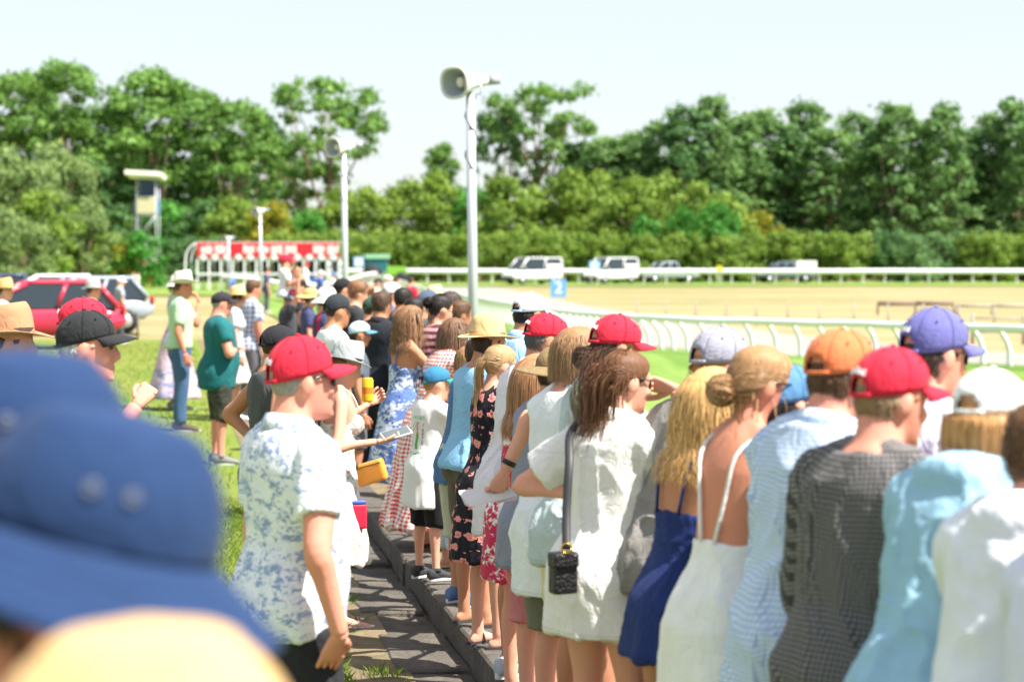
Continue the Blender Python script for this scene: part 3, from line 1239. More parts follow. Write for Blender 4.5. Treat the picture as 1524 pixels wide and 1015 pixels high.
def brim_hat(k, root, s, col, kind, band=None, name='hat', u=300, rot=0.0, hatmat=None):
    """crown and brim hats: fedora, straw, cowboy, bucket, wide"""
    n = 48
    pr = {'fedora': dict(h=.125, top=.70, brim=.062, up=.010, drop=.012, pinch=.016),
          'straw': dict(h=.125, top=.70, brim=.088, up=.012, drop=.010, pinch=.014),
          'panama': dict(h=.128, top=.70, brim=.070, up=.008, drop=.012, pinch=.018),
          'cowboy': dict(h=.132, top=.76, brim=.100, up=.055, drop=.020, pinch=.024),
          'felt': dict(h=.120, top=.70, brim=.085, up=.018, drop=.022, pinch=.020),
          'bucket': dict(h=.092, top=.70, brim=.072, up=.0, drop=.058, pinch=.0),
          'wide': dict(h=.076, top=.66, brim=.100, up=.0, drop=.030, pinch=.0)}[kind]
    zb = .040
    T = np.array(Matrix.Rotation(.10, 3, 'X') @ Matrix.Rotation(rot, 3, 'Y'))
    a = np.arange(n) * 2 * math.pi / n

    def el(r, z):
        rx = .086 * r; ry = np.where(np.cos(a) > 0, .104, .110) * r
        return np.stack([rx * np.sin(a), ry * np.cos(a) - .003, np.broadcast_to(z, (n,))], 1)
    rings = []
    for t in np.linspace(0, 1, 10):
        r = 1 - (1 - pr['top']) * (.55 * t ** 1.3 + .45 * t ** 6 if pr['pinch'] else t ** 2.6)
        z = zb + pr['h'] * t
        p = el(r, z)
        if pr['pinch']:
            p[:, 0] -= np.sign(np.sin(a)) * pr['pinch'] * t * np.exp(-((np.abs(a - math.pi) - math.pi + .6) / .5) ** 2) * np.abs(np.sin(a)) * 1.6
            p[:, 2] += t * .010 * np.cos(a)
        rings.append(p)
    last = rings[-1]
    for q in (.92, .78, .5, .2):
        p = last.copy()
        c = last.mean(0)
        p = c + (p - c) * q
        p[:, 2] += (.020 if pr['pinch'] == 0 else -.55 * pr['pinch'] * (1 - q) * 1.6) * (1 - q * q) + (.004 if q > .7 else 0)
        rings.append(p)
    crown = rings
    brim = []
    for q in np.linspace(0, 1, 8):
        p = el(1.0, zb + .001)
        dirv = np.stack([np.sin(a), np.cos(a), 0 * a], 1)
        p = p + dirv * (pr['brim'] * q)
        p[:, 2] += pr['up'] * q ** 1.8 * np.sin(a) ** 2 - pr['drop'] * q ** (1.5 if kind != 'bucket' else 1.0) * (np.cos(a) ** 2 * .9 + .1 if kind not in ('bucket', 'wide') else 1)
        if kind == 'bucket':
            p[:, 2] += .008 * np.sin(a * 3 + 1) * q; p *= 1 + .02 * q * np.sin(a * 2)[:, None]
        if kind == 'wide': p[:, 2] += .010 * np.sin(a * 2 + .6) * q
        brim.append(p)
    # one surface: outer edge of the brim -> crown
    mat = hatmat or fabric(col)
    vv, ff = loft([r_ @ T.T for r_ in crown], False)
    ff.append(tuple((len(crown) - 1) * n + i for i in range(n)))
    cr = link(name, new_mesh(name, k.hd(vv) * s, ff), mat, root)
    so = cr.modifiers.new('thickness', 'SOLIDIFY'); so.thickness = .003 * s
    vv, ff = loft([r_ @ T.T for r_ in brim], False)
    br = link('brim', new_mesh('brim', k.hd(vv) * s, ff), mat, cr)
    so = br.modifiers.new('thickness', 'SOLIDIFY'); so.thickness = .004 * s; so.offset = 0
    if band is not None:
        rr = [el(1.012, zb + .004) @ T.T, el(1.018, zb + .006) @ T.T, el(1.008, zb + .026) @ T.T, el(.99, zb + .028) @ T.T]
        vv, ff = loft(rr, False)
        link('band', new_mesh('band', k.hd(vv) * s, ff), fabric(band), cr)
    if kind == 'bucket':
        for q in (.25, .45, .65, .85, .98):
            p = el(1.0, zb + .001)
            dirv = np.stack([np.sin(a), np.cos(a), 0 * a], 1)
            p = p + dirv * (pr['brim'] * q)
            p[:, 2] += -pr['drop'] * q + .008 * np.sin(a * 3 + 1) * q + .0022
            p *= (1 + .02 * q * np.sin(a * 2)[:, None])
            pp = np.vstack([p, p[:1]]) @ T.T
            v, f = tube(k.hd(pp), .0012, 4)
            link('stitching', new_mesh('stitching', v * s, f), fabric(dk(col, .75)), br)
        for sgn in (-1, 1):
            for da in (-.16, .16):
                aa = sgn * math.pi / 2 + da
                c = np.array((.0855 * math.sin(aa), .105 * math.cos(aa) - .003, zb + .052)) @ T.T
                o = np.array((math.sin(aa), math.cos(aa) * .7, .1))
                t1 = unit(np.cross(o, (0, 0, 1))); t2 = np.cross(t1, unit(o))
                th = np.linspace(0, 2 * math.pi, 11)
                ringp = c + unit(o) * .002 + .0042 * (np.cos(th)[:, None] * t1 + np.sin(th)[:, None] * t2)
                v, f = tube(k.hd(ringp), .0016, 6)
                link('eyelet', new_mesh('eyelet', v * s, f), plain('brass_eyelet', (.20, .21, .25), .5, .3, .2), cr)
    return cr


def sunglasses(k, root, s, col=(.01, .01, .012)):
    mb = MB()
    for sg in (-1, 1):
        a = np.linspace(.10, .62, 6) * sg
        g = np.stack([np.stack([.083 * np.sin(a) * 1.0, .107 * np.cos(a) + .002, np.full(6, z)], 1) for z in (.024, .012, -.004, -.014)])
        mb.add(*(lambda vf: (k.hd(vf[0]), vf[1]))(plate(g, .003 * sg)))
        v, f = tube([(sg * .062, .080, .018), (sg * .080, .035, .017), (sg * .081, -.005, .012), (sg * .078, -.022, -.004)], .0028, 5)
        mb.add(k.hd(v), f)
    v, f = tube([(-.014, .106, .014), (0, .110, .018), (.014, .106, .014)], .003, 5)
    mb.add(k.hd(v), f)
    link('sunglasses', new_mesh('sunglasses', mb.arr() * s, mb.f), plain('glasses_black', col, .15, .6), root)


def shoes(k, P, root, s, kind, col):
    for side in (-1, 1):
        H, kn, A = k.leg[side]
        fa = P.get('footang', .12) * side
        fd = np.array((math.sin(fa), math.cos(fa), 0)); fx = np.array((math.cos(fa), -math.sin(fa), 0)); zz = np.array((0, 0, 1.0))
        b = np.array((A[0], A[1], 0))
        a = np.arange(16) * 2 * math.pi / 16

        def ringz(rows, pw=.7):
            return [b + fd * yy + zz * h0 + (np.sign(np.cos(a)) * np.abs(np.cos(a)) ** pw * hw)[:, None] * fx + (np.sin(a) * hh)[:, None] * zz for yy, hw, h0, hh in rows]
        # outline of a sole
        th = np.arange(20) * 2 * math.pi / 20
        yy = .066 + .150 * np.cos(th); ww = .043 * np.sin(th) * np.interp(yy, [-.08, .02, .12, .22], [.82, .86, 1.12, .95])
        o1 = b + ww[:, None] * fx + yy[:, None] * fd
        if kind == 'sneaker':
            up = ringz([(-.078, .020, .045, .022), (-.068, .036, .055, .042), (-.02, .042, .060, .050), (.04, .046, .052, .045), (.10, .052, .038, .030), (.16, .050, .030, .022), (.20, .036, .026, .015), (.213, .014, .024, .008)])
            v, f = loft(up)
            u_ = link('shoe', new_mesh('shoe', v * s, f), fabric(col), root)
            rings = [o1 * 1.0 + zz * .002, (b + (o1 - b) * 1.03) + zz * .012, (b + (o1 - b) * 1.02) + zz * .030]
            v, f = loft(rings)
            link('sole', new_mesh('sole', v * s, f, False), plain('rubber_sole', (.72, .72, .70), .6), u_)
            # ankle collar
            v, f = tube([A + zz * -.004, A + zz * .03], [.047, .044], 14)
            link('collar', new_mesh('collar', v * s, f), fabric(dk(col, .8)), u_)
        else:
            rings = [o1 + zz * .0, o1 + zz * .016]
            v, f = loft(rings)
            sl = link('sandal', new_mesh('sandal', v * s, f, False), plain('sandal_sole', col, .7), root)
            for yv, hw, hh in ((.115, .050, .034), (.02, .046, .062)):
                if kind == 'thong' and yv < .1: continue
                tt = np.linspace(0, math.pi, 9)
                p = b + fd * yv + (np.cos(tt) * hw)[:, None] * fx + (np.sin(tt) * hh + .012)[:, None] * zz
                v, f = tube(p, .006, 6)
                link('strap', new_mesh('strap', v * s, f), plain('sandal_strap', dk(col, .8), .6), sl)


def collar(k, root, s, mat, spread=0.0, parent=None):
    rings = []
    c0 = k.nb
    up = unit(k.nd * .6 + k.frame(1.48)[3] * .5)
    fw = unit(np.cross(up, (1, 0, 0)) * -1); fw = unit(np.cross((1.0, 0, 0), up)) * -1
    fw = np.array((0, up[2], -up[1]))
    n = 30
    a = np.arange(n) * 2 * math.pi / n
    kk = 1.0 if not k.f else .88
    # collar stand rises, folds over and falls outside
    for r, h, o in ((.070, -.020, 0), (.070, .010, 0), (.0665, .034, -.004), (.0685, .041, -.004), (.074, .038, -.004), (.080, .020, -.004), (.086, -.006, -.004), (.083, -.008, -.004), (.075, .014, 0)):
        r *= kk * (1 + (k.g - 1) * .6)
        h2 = h - .020 * np.clip(np.sin(a), 0, 1) ** 2 * (1 if h > 0 else .3)
        rings.append(c0 + (r * np.cos(a))[:, None] * np.array((1, 0, 0)) + (r * 1.03 * np.sin(a) + o + .004)[:, None] * fw + (h2 + .004)[:, None] * up)
    v, f = loft(rings, False)
    me = new_mesh('collar', v * s, f)
    pat = np.stack([np.tile(a * .07, len(rings)), np.repeat([x for x in np.linspace(0, .08, len(rings))], n), np.zeros(len(v))], 1)
    attr(me, 'pat', pat, 'FLOAT_VECTOR')
    o = link('collar', me, mat, root)
    so = o.modifiers.new('thickness', 'SOLIDIFY'); so.thickness = .002
    return o


PEOPLE = []


def person(label, at, u, yaw, ground=0.0, **P):
    """one person: root empty at the feet, body, clothes, hair and hat as children"""
    P['u'] = u
    P['seed'] = len(PEOPLE) + 3
    seed = P['seed']
    P['lean'] = P.get('lean', .03)
    k = skeleton(P)
    hat = P.get('hat')
    extra_top = {'none': .012, 'cap': .022, 'brim': .058}[('none' if not hat else ('cap' if hat['kind'] == 'cap' else 'brim'))]
    T = pix(at[0], at[1], u)
    yawr = math.radians(yaw)
    if 'base' in P:
        s = P['s']; loc = P['base']
    else:
        g = ground
        for it in range(3):
            s = (T.z - g) / (k.top[2] + extra_top * k.hs)
            R = Matrix.Rotation(-yawr, 3, 'Z')
            off = R @ Vector((k.top[0] * s, k.top[1] * s, 0))
            loc = Vector((T.x - off.x, T.y - off.y, g))
            if ground == 0.0 or ground == KERB: break
    Rl = np.array(Matrix.Rotation(yawr, 3, 'Z'))
    for side, key in ((-1, 'ikL'), (1, 'ikR')):
        if key in P:
            q = P[key]
            tgt = Rl @ np.array(pix(*q[:3]) - Vector(loc)) / s
            S = k.arm[side][0]
            pole = np.array(q[3] if len(q) > 3 else (side * .4, -.5, -.8), float)
            dv = tgt - S; D = min(np.linalg.norm(dv), .545); dn = unit(dv)
            ca = (.295 ** 2 + D * D - .255 ** 2) / (2 * .295 * D); ca = max(-1, min(1, ca))
            pp_ = unit(pole - np.dot(pole, dn) * dn)
            e = S + .295 * (dn * ca + pp_ * math.sqrt(1 - ca * ca))
            k.arm[side] = (S, e, S + dn * D)
    root = empty('person', loc, -yawr)
    tag(root, label, 'person', P.get('group'))
    PEOPLE.append((label, s * 1.75, loc, k, root, s, P))
    vox = float(np.clip(4.6 / u, .0098, .030))
    bvox = float(np.clip(3.3 / u, P.get('fine', .0082), .026))
    if u > 480: vox = .0112
    if u > 900: vox = bvox = .02
    extra = MB()
    for side in (-1, 1):
        S, e, w = k.arm[side]
        hp = P.get('handL' if side < 0 else 'handR', {})
        d = unit(w - e)
        pn = np.array(hp.get('pn', (-side * 1.0, .1, 0)), float)
        if abs(np.dot(unit(pn), d)) > .9: pn = np.array((0, 0, -1.0))
        if 'dw' in hp: d = unit(Rl @ np.array(hp['dw'], float))
        if 'pw' in hp: pn = Rl @ np.array(hp['pw'], float)
        if not hp.get('skip'):
            hand(extra, w + d * .012, d, pn, side, hp.get('curl', .38), point=hp.get('point', False), s=(.92 if k.f else 1.0) * P.get('hands', 1.0))
    job(body_parts(k, P), bvox / s, 'body', skin(P.get('skin', 'fair')), root, 3, None, extra, s, dec=.25)
    cv = vox * .95 / s
    top_ = P.get('top')
    if top_:
        mb = MB()
        z0 = top_.get('hem', .84); z1 = top_.get('z1', 1.475); ease = top_.get('ease', .016) * .62
        flare = top_.get('flare', .02)
        mb.add(*torso_shell(k, z0, z1, ease, flare, hipease=top_.get('hipease', .006), nz=22))
        if z0 < .98:
            ge = ease + (.010 if P.get('bottom') else .005)
            gz_ = lambda z: np.interp(z, [.96, 1.14], [ge, ease - .014])
            mb.add(*loft([k.ring(z, gz_(z) + flare * max(0, .92 - z), .018 * np.interp(z, [.92, 1.10], [1, 0]) + gz_(z) + flare * max(0, .92 - z), 32, cy=np.interp(z, [.92, 1.12], [-.030, 0])) for z in np.linspace(z0, 1.14, 14)]))
        if k.f and top_.get('bust', True):
            for sd in (-1, 1): mb.ell(k.tf(sd * .068, .088, 1.27), (.072, .062, .068))
        if z1 > 1.40:
            for sd in (-1, 1):
                S, e, w = k.arm[sd]
                if top_.get('sleeve', .5) > 0:
                    fr = top_['sleeve'] if 'sleeve' in top_ else .30
                    mb.ell(S + np.array((-sd * .008, 0, -.002)), np.array((.062, .060, .060)) * k.ar + ease)
                    mb.add(*sleeve(k, sd, fr, ease, top_.get('sflare', .010)))
                mb.tube([k.tf(sd * .03, -.022, 1.488), k.tf(sd * .09, -.022, 1.460), S + np.array((-sd * (.02 if top_.get('sleeve', .5) > 0 else .035), 0, .02))], [.036 + ease * .7, .042 + ease * .7, .045 * k.ar + ease * (1 if top_.get('sleeve', .5) > 0 else .5)], 10)
        if top_.get('hood'):
            v, f = ellipsoid((0, 0, 0), (.100, .045, .060), 14, 10)
            mb.add(v + k.tf(0, -.105, 1.44), f)
            v, f = ellipsoid((0, 0, 0), (.095, .065, .036), 14, 10)
            mb.add(v + k.tf(0, -.070, 1.485), f)
        job(mb, cv, top_.get('name', 'shirt'), top_['mat'], root, 2, cloth_post(k, z0, top_.get('amp', .0065), seed * 13, top_.get('pleat', 0), (.95, z0), top_.get('pamp', .01), top_.get('vert', 3.0)), None, s)
        if top_.get('collar'):
            collar(k, root, s, top_['mat'])
        if top_.get('straps'):
            for sd in (-1, 1):
                pts = [k.tf(sd * .055, -(np.interp(1.28, ZS, k.ry)) - .003, min(z1 - .01, 1.30))]
                if top_['straps'] == 'tie':
                    pts = [k.tf(sd * .03, -np.interp(1.12, ZS, k.ry) - .006, z1 - .005), k.tf(sd * .055, -np.interp(1.27, ZS, k.ry) - .002, 1.27)]
                pts += [k.tf(sd * .075, -.112, 1.39), k.tf(sd * .088, -.070, 1.452), k.tf(sd * .092, -.012, 1.482), k.tf(sd * .088, .055, 1.455), k.tf(sd * .08, .115, 1.35)]
                v, f = tube(resample(pts, 18), .006, 6)
                link('strap', new_mesh('strap', v * s, f), top_['mat'], root)
    bt = P.get('bottom')
    if bt:
        mb = MB()
        e = bt.get('ease', .012)
        if bt['kind'] == 'skirt':
            mb.add(*torso_shell(k, bt['end'], 1.06, e, bt.get('flare', .25), nz=24))
        else:
            mb.add(*torso_shell(k, .82, 1.045, e, 0, nz=10))
            for sd in (-1, 1):
                mb.add(*leg_shell(k, sd, bt['end'], e + .004, bt.get('flare', .012)))
                mb.ell(k.tf(sd * .075, -.072 * k.g, .90), np.array((.085 * k.g, .075 * k.g, .095)) + e)
        hid = bt['kind'] == 'pants' and (u > 380 or u < 200)
        job(mb, cv * (1.9 if hid else 1.0), bt.get('name', {'skirt': 'skirt', 'shorts': 'shorts', 'pants': 'trousers'}[bt['kind']]), bt['mat'], root, 2,
            cloth_post(k, bt['end'], bt.get('amp', .006), seed * 17 + 5, bt.get('pleat', 0), (1.0, bt['end']), bt.get('pamp', .012)), None, s)
    ft = P.get('shoes', ('sneaker', (.5, .5, .5)))
    if ft: shoes(k, P, root, s, *ft)
    add_hair(k, P, root, s)
    if hat:
        h = dict(hat); kd = h.pop('kind')
        if kd == 'cap': cap(k, root, s, u=u, **h)
        else: brim_hat(k, root, s, kind=kd, u=u, **h)
    if P.get('glasses'): sunglasses(k, root, s)
    if P.get('eyes'):
        for sg in (-1, 1):
            v, f = ellipsoid((sg * .031, .0855, .006), (.0115, .0095, .0075), 10, 7)
            link('eye', new_mesh('eye', k.hd(v) * s, f), plain('eye_dark', (.12, .08, .06), .2), root)
    return PEOPLE[-1]


def pw(pe, v):
    """posed local point of a person -> world"""
    label, h, loc, k, root, s, P = pe
    return Vector(loc) + Matrix.Rotation(root.rotation_euler.z, 3, 'Z') @ Vector(np.asarray(v) * s)
# ------------------------------------------------------------------ ground and course
def ground_mat(name, c1, c2, c3, s1=.12, s2=1.5, s3=14, rough=.95, bump=.5, streak=None):
    m = NT(name)
    o = m.coord()
    a = m.noise(o, s1, 4, .6)
    b = m.noise(o, s2, 4, .65)
    c = m.noise(m.mapping(o, (1, 1, 1)), s3, 4, .7)
    col = m.mix(m.ramp(a, [(.38, 0.0), (.62, 1.0)]), c1, c2)
    col = m.mix(m.ramp(b, [(.45, 0.0), (.70, 1.0)]), col, c3)
    col = m.mix(m.math('MULTIPLY', c, .5), col, dk(c1, .55))
    if streak:
        w = m.noise(m.mapping(o, streak[0]), 1, 4, .6)
        col = m.mix(m.ramp(w, [(.40, 0.0), (.62, streak[2])]), col, streak[1])
    m.bump(c, bump, .03)
    return m.done(col, rough, .15)


DRY = ground_mat('dry_grass', (.285, .235, .120), (.235, .225, .09), (.15, .185, .06), .05, .30, 9, streak=((.03, .22, .1), (.36, .275, .155), .7))
LAWN = ground_mat('lawn_green', (.13, .20, .028), (.18, .23, .04), (.25, .23, .07), .25, 1.2, 25)
TURF = ground_mat('turf_green', (.10, .20, .028), (.13, .23, .04), (.17, .24, .06), .15, .8, 20, streak=((.9, .05, .1), (.21, .30, .075), .6))
ROAD = ground_mat('grey_gravel', (.30, .285, .26), (.34, .32, .29), (.27, .25, .22), .3, 2, 30)
DIRT = ground_mat('bare_dirt', (.20, .15, .095), (.27, .205, .13), (.13, .13, .06), 1.2, 5, 40)
CONC = ground_mat('old_concrete', (.15, .132, .112), (.11, .10, .088), (.20, .178, .145), 2.2, 9, 45, .92, .9)
VERGE = ground_mat('verge_green', (.12, .24, .035), (.17, .25, .05), (.28, .28, .09), .08, .6, 12)


def sheet(name, xs_l, xs_r, ys, mat, dz, nx=10, kind='structure'):
    """ribbon between two edges sampled at the depths ys, laid on the terrain"""
    V = []; Fc = []
    for j, y in enumerate(ys):
        for i in range(nx + 1):
            x = xs_l[j] + (xs_r[j] - xs_l[j]) * i / nx
            V.append((x, y, float(gz(np.array(x), np.array(y))) + dz))
    for j in range(len(ys) - 1):
        for i in range(nx):
            a = j * (nx + 1) + i
            Fc.append((a, a + 1, a + nx + 2, a + nx + 1))
    o = link(name, new_mesh(name, V, Fc), mat)
    tag(o, kind=kind)
    return o


def geo(a, b, n):
    return a + (b - a) * (np.linspace(0, 1, n) ** 2.4)


# base terrain, laid out along the row so that its steps follow the kerb
sv = np.unique(np.concatenate([-geo(1.2, 900, 26), [-.9, -.5, -.2], [-.05, 0, .08, .13, .18, .25], np.linspace(.6, 8, 16), geo(9, 900, 34)]))
tv = np.unique(np.concatenate([np.linspace(-16, 60, 40), np.linspace(62, 200, 60), geo(205, 2500, 20)]))
S_, T_ = np.meshgrid(sv, tv)
X_, Y_ = xy(S_, T_)
Z_ = gz(X_, Y_) - .035
n_s = len(sv)
V = np.stack([X_.ravel(), Y_.ravel(), Z_.ravel()], 1)
Fc = [(j * n_s + i, j * n_s + i + 1, (j + 1) * n_s + i + 1, (j + 1) * n_s + i) for j in range(len(tv) - 1) for i in range(n_s - 1)]
tag(link('ground', new_mesh('ground', V, Fc), DRY), kind='structure')


def rowx(s, y):
    """x of the line at distance s from the kerb at depth y"""
    t = (y - ROW_P[1] - s * ROW_N[1]) / ROW_D[1]
    return ROW_P[0] + s * ROW_N[0] + t * ROW_D[0]


RAILP = np.array([(44, -10), (36, 4), (28, 18), (20, 32), (13.7, 43.7), (11.4, 47.8), (8.4, 51.7), (4.9, 55.8), (3.4, 60), (1.6, 68), (-.1, 80.6), (-2.6, 100), (-6.0, 124), (-10.5, 150)])


def railx(y):
    return np.interp(y, RAILP[:, 1], RAILP[:, 0])


ys = np.linspace(-4, 51, 56)
sheet('lawn', rowx(-60, ys), rowx(-.56, ys), ys, LAWN, .0, 26)
sheet('dirt_strip', rowx(-.68, ys), rowx(-.30, ys), ys, DIRT, .006, 4)
ys = np.linspace(-4, 30, 60)
sheet('kerb_walk', rowx(.16, ys), rowx(2.4, ys), ys, DIRT, .004, 8)
ys = np.linspace(-4, 140, 120)
sheet('turf_track', rowx(2.3, ys), railx(ys) + .8, ys, TURF, .012, 20)
ys = np.linspace(10, 146, 100)
sheet('service_road', railx(ys) + .9, railx(ys) + 8.5, ys, ROAD, .016, 10)
ys = np.linspace(150, 175, 12)
sheet('verge', np.full(12, -45.0), np.full(12, 150.0), ys, VERGE, .03, 30)
ys = np.linspace(112, 149, 12)
sheet('gate_lawn', np.full(12, -38.0), railx(ys) - 1, ys, VERGE, .03, 12)

# drain of cracked concrete slabs and the kerb
drain = empty('drain', (*xy(-.4, 0), 0))
tag(drain, kind='structure')
kerb = empty('kerb', (*xy(.05, 0), 0))
tag(kerb, kind='structure')


def st_box(s0, s1, t0, t1, z0, z1, jit=0.0, tilt=0.0, sub=1, seed=0):
    """bevelled slab between row coordinates"""
    rs = np.random.RandomState(seed)
    b = min(.012, (t1 - t0) * .1)
    top = []; V = []
    prof = [(0, z0), (0, z1 - b), (b, z1)]
    rings = []
    for off, z in prof:
        ring = []
        pts = []
        n = 5
        for q in np.linspace(0, 1, n, endpoint=False): pts.append((s0 + off + (s1 - s0 - 2 * off) * q, t0 + off))
        for q in np.linspace(0, 1, n, endpoint=False): pts.append((s1 - off, t0 + off + (t1 - t0 - 2 * off) * q))
        for q in np.linspace(0, 1, n, endpoint=False): pts.append((s1 - off - (s1 - s0 - 2 * off) * q, t1 - off))
        for q in np.linspace(0, 1, n, endpoint=False): pts.append((s0 + off, t1 - off - (t1 - t0 - 2 * off) * q))
        rings.append(pts)
    j = rs.randn(20, 2) * jit
    out = []
    for (off, z), pts in zip(prof, rings):
        p = np.array(pts) + j
        x, y = xy(p[:, 0], p[:, 1])
        zz = z + tilt * (p[:, 0] - s0) + (rs.randn() * 0)
        out.append(np.stack([x, y, np.broadcast_to(zz, x.shape)], 1))
    v, f = loft(out, False)
    f.append(tuple(2 * 20 + i for i in range(20)))
    return v, f


t = -6.0
i = 0
ox, oy = drain.location.x, drain.location.y
while t < 26:
    L = rnd.uniform(.55, 1.0)
    for (a, b) in ((-.38, .002),):
        v, f = st_box(a + rnd.uniform(-.02, .02), b, t, t + L - .018, -.08, rnd.uniform(-.012, .022), .007, rnd.uniform(-.05, .01), seed=i * 7 + int(a * -50))
        link('slab', new_mesh('slab', v - np.array((ox, oy, 0)), f, False), CONC, drain)
    t += L; i += 1
t = -6.0
ox, oy = kerb.location.x, kerb.location.y
while t < 30:
    L = rnd.uniform(1.1, 1.5)
    v, f = st_box(0.006, .20, t, t + L - .012, -.05, KERB + rnd.uniform(-.006, .003), .003, 0, seed=900 + int((t + 10) * 10))
    link('kerb_block', new_mesh('kerb_block', v - np.array((ox, oy, 0)), f, False), CONC, kerb)
    t += L

# grass blades on the lawn and tufts by the drain
GRASS = NT('grass_blades')
tn = GRASS.attr('tint', 'Fac')
gcol = GRASS.ramp(tn, [(0, (.10, .17, .02)), (.5, (.19, .27, .035)), (.85, (.30, .32, .07)), (1, (.45, .38, .17))])
GRASS.done(gcol, .6, .3)
tr = GRASS.n('BsdfTranslucent'); GRASS.l(gcol, tr.inputs[0])
mx = GRASS.n('MixShader'); mx.inputs[0].default_value = .3
GRASS.l(GRASS.b.outputs[0], mx.inputs[1]); GRASS.l(tr.outputs[0], mx.inputs[2]); GRASS.l(mx.outputs[0], GRASS.out.inputs[0])


def blades(name, s, t, hgt, wid, seed, z=None):
    rs = np.random.RandomState(seed)
    n = len(s)
    x, y = xy(s, t)
    a = rs.rand(n) * 6.28
    h = hgt * rs.uniform(.5, 1.25, n); w = wid * rs.uniform(.6, 1.3, n)
    lx = rs.randn(n) * .45 * h; ly = rs.randn(n) * .45 * h
    z0 = np.zeros(n) + .0
    dx, dy = np.cos(a) * w, np.sin(a) * w
    V = np.empty((n, 4, 3))
    V[:, 0] = np.stack([x - dx, y - dy, z0], 1)
    V[:, 1] = np.stack([x + dx, y + dy, z0], 1)
    V[:, 2] = np.stack([x + dx * .6 + lx * .4, y + dy * .6 + ly * .4, z0 + h * .6], 1)
    V[:, 3] = np.stack([x + lx, y + ly, z0 + h], 1)
    f = np.arange(n * 4).reshape(-1, 4)
    tri = np.concatenate([f[:, [0, 1, 2]], f[:, [0, 2, 3]]]).tolist()
    me = new_mesh(name, V.reshape(-1, 3), tri, False)
    patch = vnoise(np.stack([x * 1.1, y * 1.1, 0 * x], 1), 4)
    attr(me, 'tint', np.repeat(np.clip(rs.rand(n) * .5 + (patch - .35) * .9, 0, 1), 4))
    o = link(name, me, GRASS.m)
    return o


r1 = np.random.RandomState(3)
n = 44000
s_ = -.60 - r1.rand(n) ** 1.3 * 3.4; t_ = r1.uniform(-2.5, 8, n)
g1 = blades('grass', s_, t_, .055, .0028, 1)
tag(g1, 'short green and straw-coloured grass on the lawn beside the drain', 'grass', kind='stuff')
n = 20000
s_ = -.8 - r1.rand(n) * 9; t_ = r1.uniform(8, 40, n)
g2 = blades('grass', s_, t_, .06, .007, 2)
tag(g2, 'short green grass on the far lawn behind the cowboy hat man', 'grass', kind='stuff')
cx_ = r1.uniform(-.72, -.40, 46); ct_ = r1.uniform(-2, 9, 46)
s_ = np.repeat(cx_, 55) + r1.randn(46 * 55) * .045; t_ = np.repeat(ct_, 55) + r1.randn(46 * 55) * .06
g3 = blades('grass', s_, t_, .05, .003, 5)
tag(g3, 'small grass tufts growing in the dirt along the drain', 'grass', kind='stuff')

# ------------------------------------------------------------------ rails
WPAINT = plain('white_rail', (.80, .80, .80), .45, .4)
POST_ME = None


def gooseneck(h, over, r=.035):
    """curved post leaning its head over the track; base at the origin, head towards -Y"""
    pts = resample([(0, 0, -.05), (0, 0, h * .35), (0, -over * .25, h * .66), (0, -over * .68, h * .88), (0, -over, h * .985)], 10)
    return tube(pts, np.linspace(r * 1.15, r * .85, 10), 8)


def running_rail(name, label, pts, step, h, over, rr, zfun, group=None, flip=1, tall=1.0):
    pts = np.array(pts, float)
    root = empty(name, (pts[0][0], pts[0][1], float(zfun(pts[0][0], pts[0][1]))))
    tag(root, label, 'rail')
    org = np.array(root.location)
    seg = np.linalg.norm(np.diff(pts, axis=0), axis=1); cum = np.concatenate([[0], np.cumsum(seg)])
    total = cum[-1]
    me = None
    railpts = []
    v, f = gooseneck(h, over, .062)
    me = new_mesh('post', v, f); me.materials.append(WPAINT)
    d_ = 0.0
    while d_ < total:
        x = np.interp(d_, cum, pts[:, 0]); y = np.interp(d_, cum, pts[:, 1])
        x2 = np.interp(min(total, d_ + .5), cum, pts[:, 0]); y2 = np.interp(min(total, d_ + .5), cum, pts[:, 1])
        x1 = np.interp(max(0, d_ - .5), cum, pts[:, 0]); y1 = np.interp(max(0, d_ - .5), cum, pts[:, 1])
        tx, ty = unit((x2 - x1, y2 - y1))
        # normal pointing to the track side
        nx, ny = (ty, -tx) if flip > 0 else (-ty, tx)
        ang = math.atan2(nx, -ny)
        z = float(zfun(x, y))
        o = link('post', me, None, root)
        o.location = np.array((x, y, z)) - org
        o.rotation_euler = (0, 0, math.atan2(-nx * -1, -ny) if False else math.atan2(ny, nx) + math.pi / 2)
        railpts.append((x + nx * over, y + ny * over, z + h + rnd.uniform(-.012, .012)))
        d_ += step
    rp = np.array(railpts) - org
    T, U, B = frames(rp, (0, 0, 1))
    a = np.arange(10) * 2 * math.pi / 10
    rings = [p + (np.cos(a) * rr)[:, None] * np.array((T[j][1], -T[j][0], 0)) + (np.sin(a) * rr * tall)[:, None] * np.array((0, 0, 1)) for j, p in enumerate(rp)]
    v, f = loft(rings)
    link('top_rail', new_mesh('top_rail', v, f), WPAINT, root)
    return root


gzf = lambda x, y: float(gz(np.array(float(x)), np.array(float(y))))
rp_ = np.stack([railx(np.linspace(8, 150, 160)), np.linspace(8, 150, 160)], 1)
running_rail('running_rail', 'curving white running rail on bent gooseneck posts beside the green turf', rp_, 0.85, .93, .42, .07, gzf, flip=-1, tall=1.3)
far_pts = [(-16, 168.5), (0, 167), (40, 166), (78, 165)]
running_rail('running_rail', 'far white running rail in front of the hedge with parked vans before it', far_pts, 1.8, 1.02, .45, .09, gzf, flip=1, tall=2.4)
running_rail('running_rail', 'short white rail slanting towards the starting gate', [(-17, 118), (-11, 119), (-10.3, 150)], 1.8, 1.0, .3, .07, gzf, flip=1, tall=1.6)


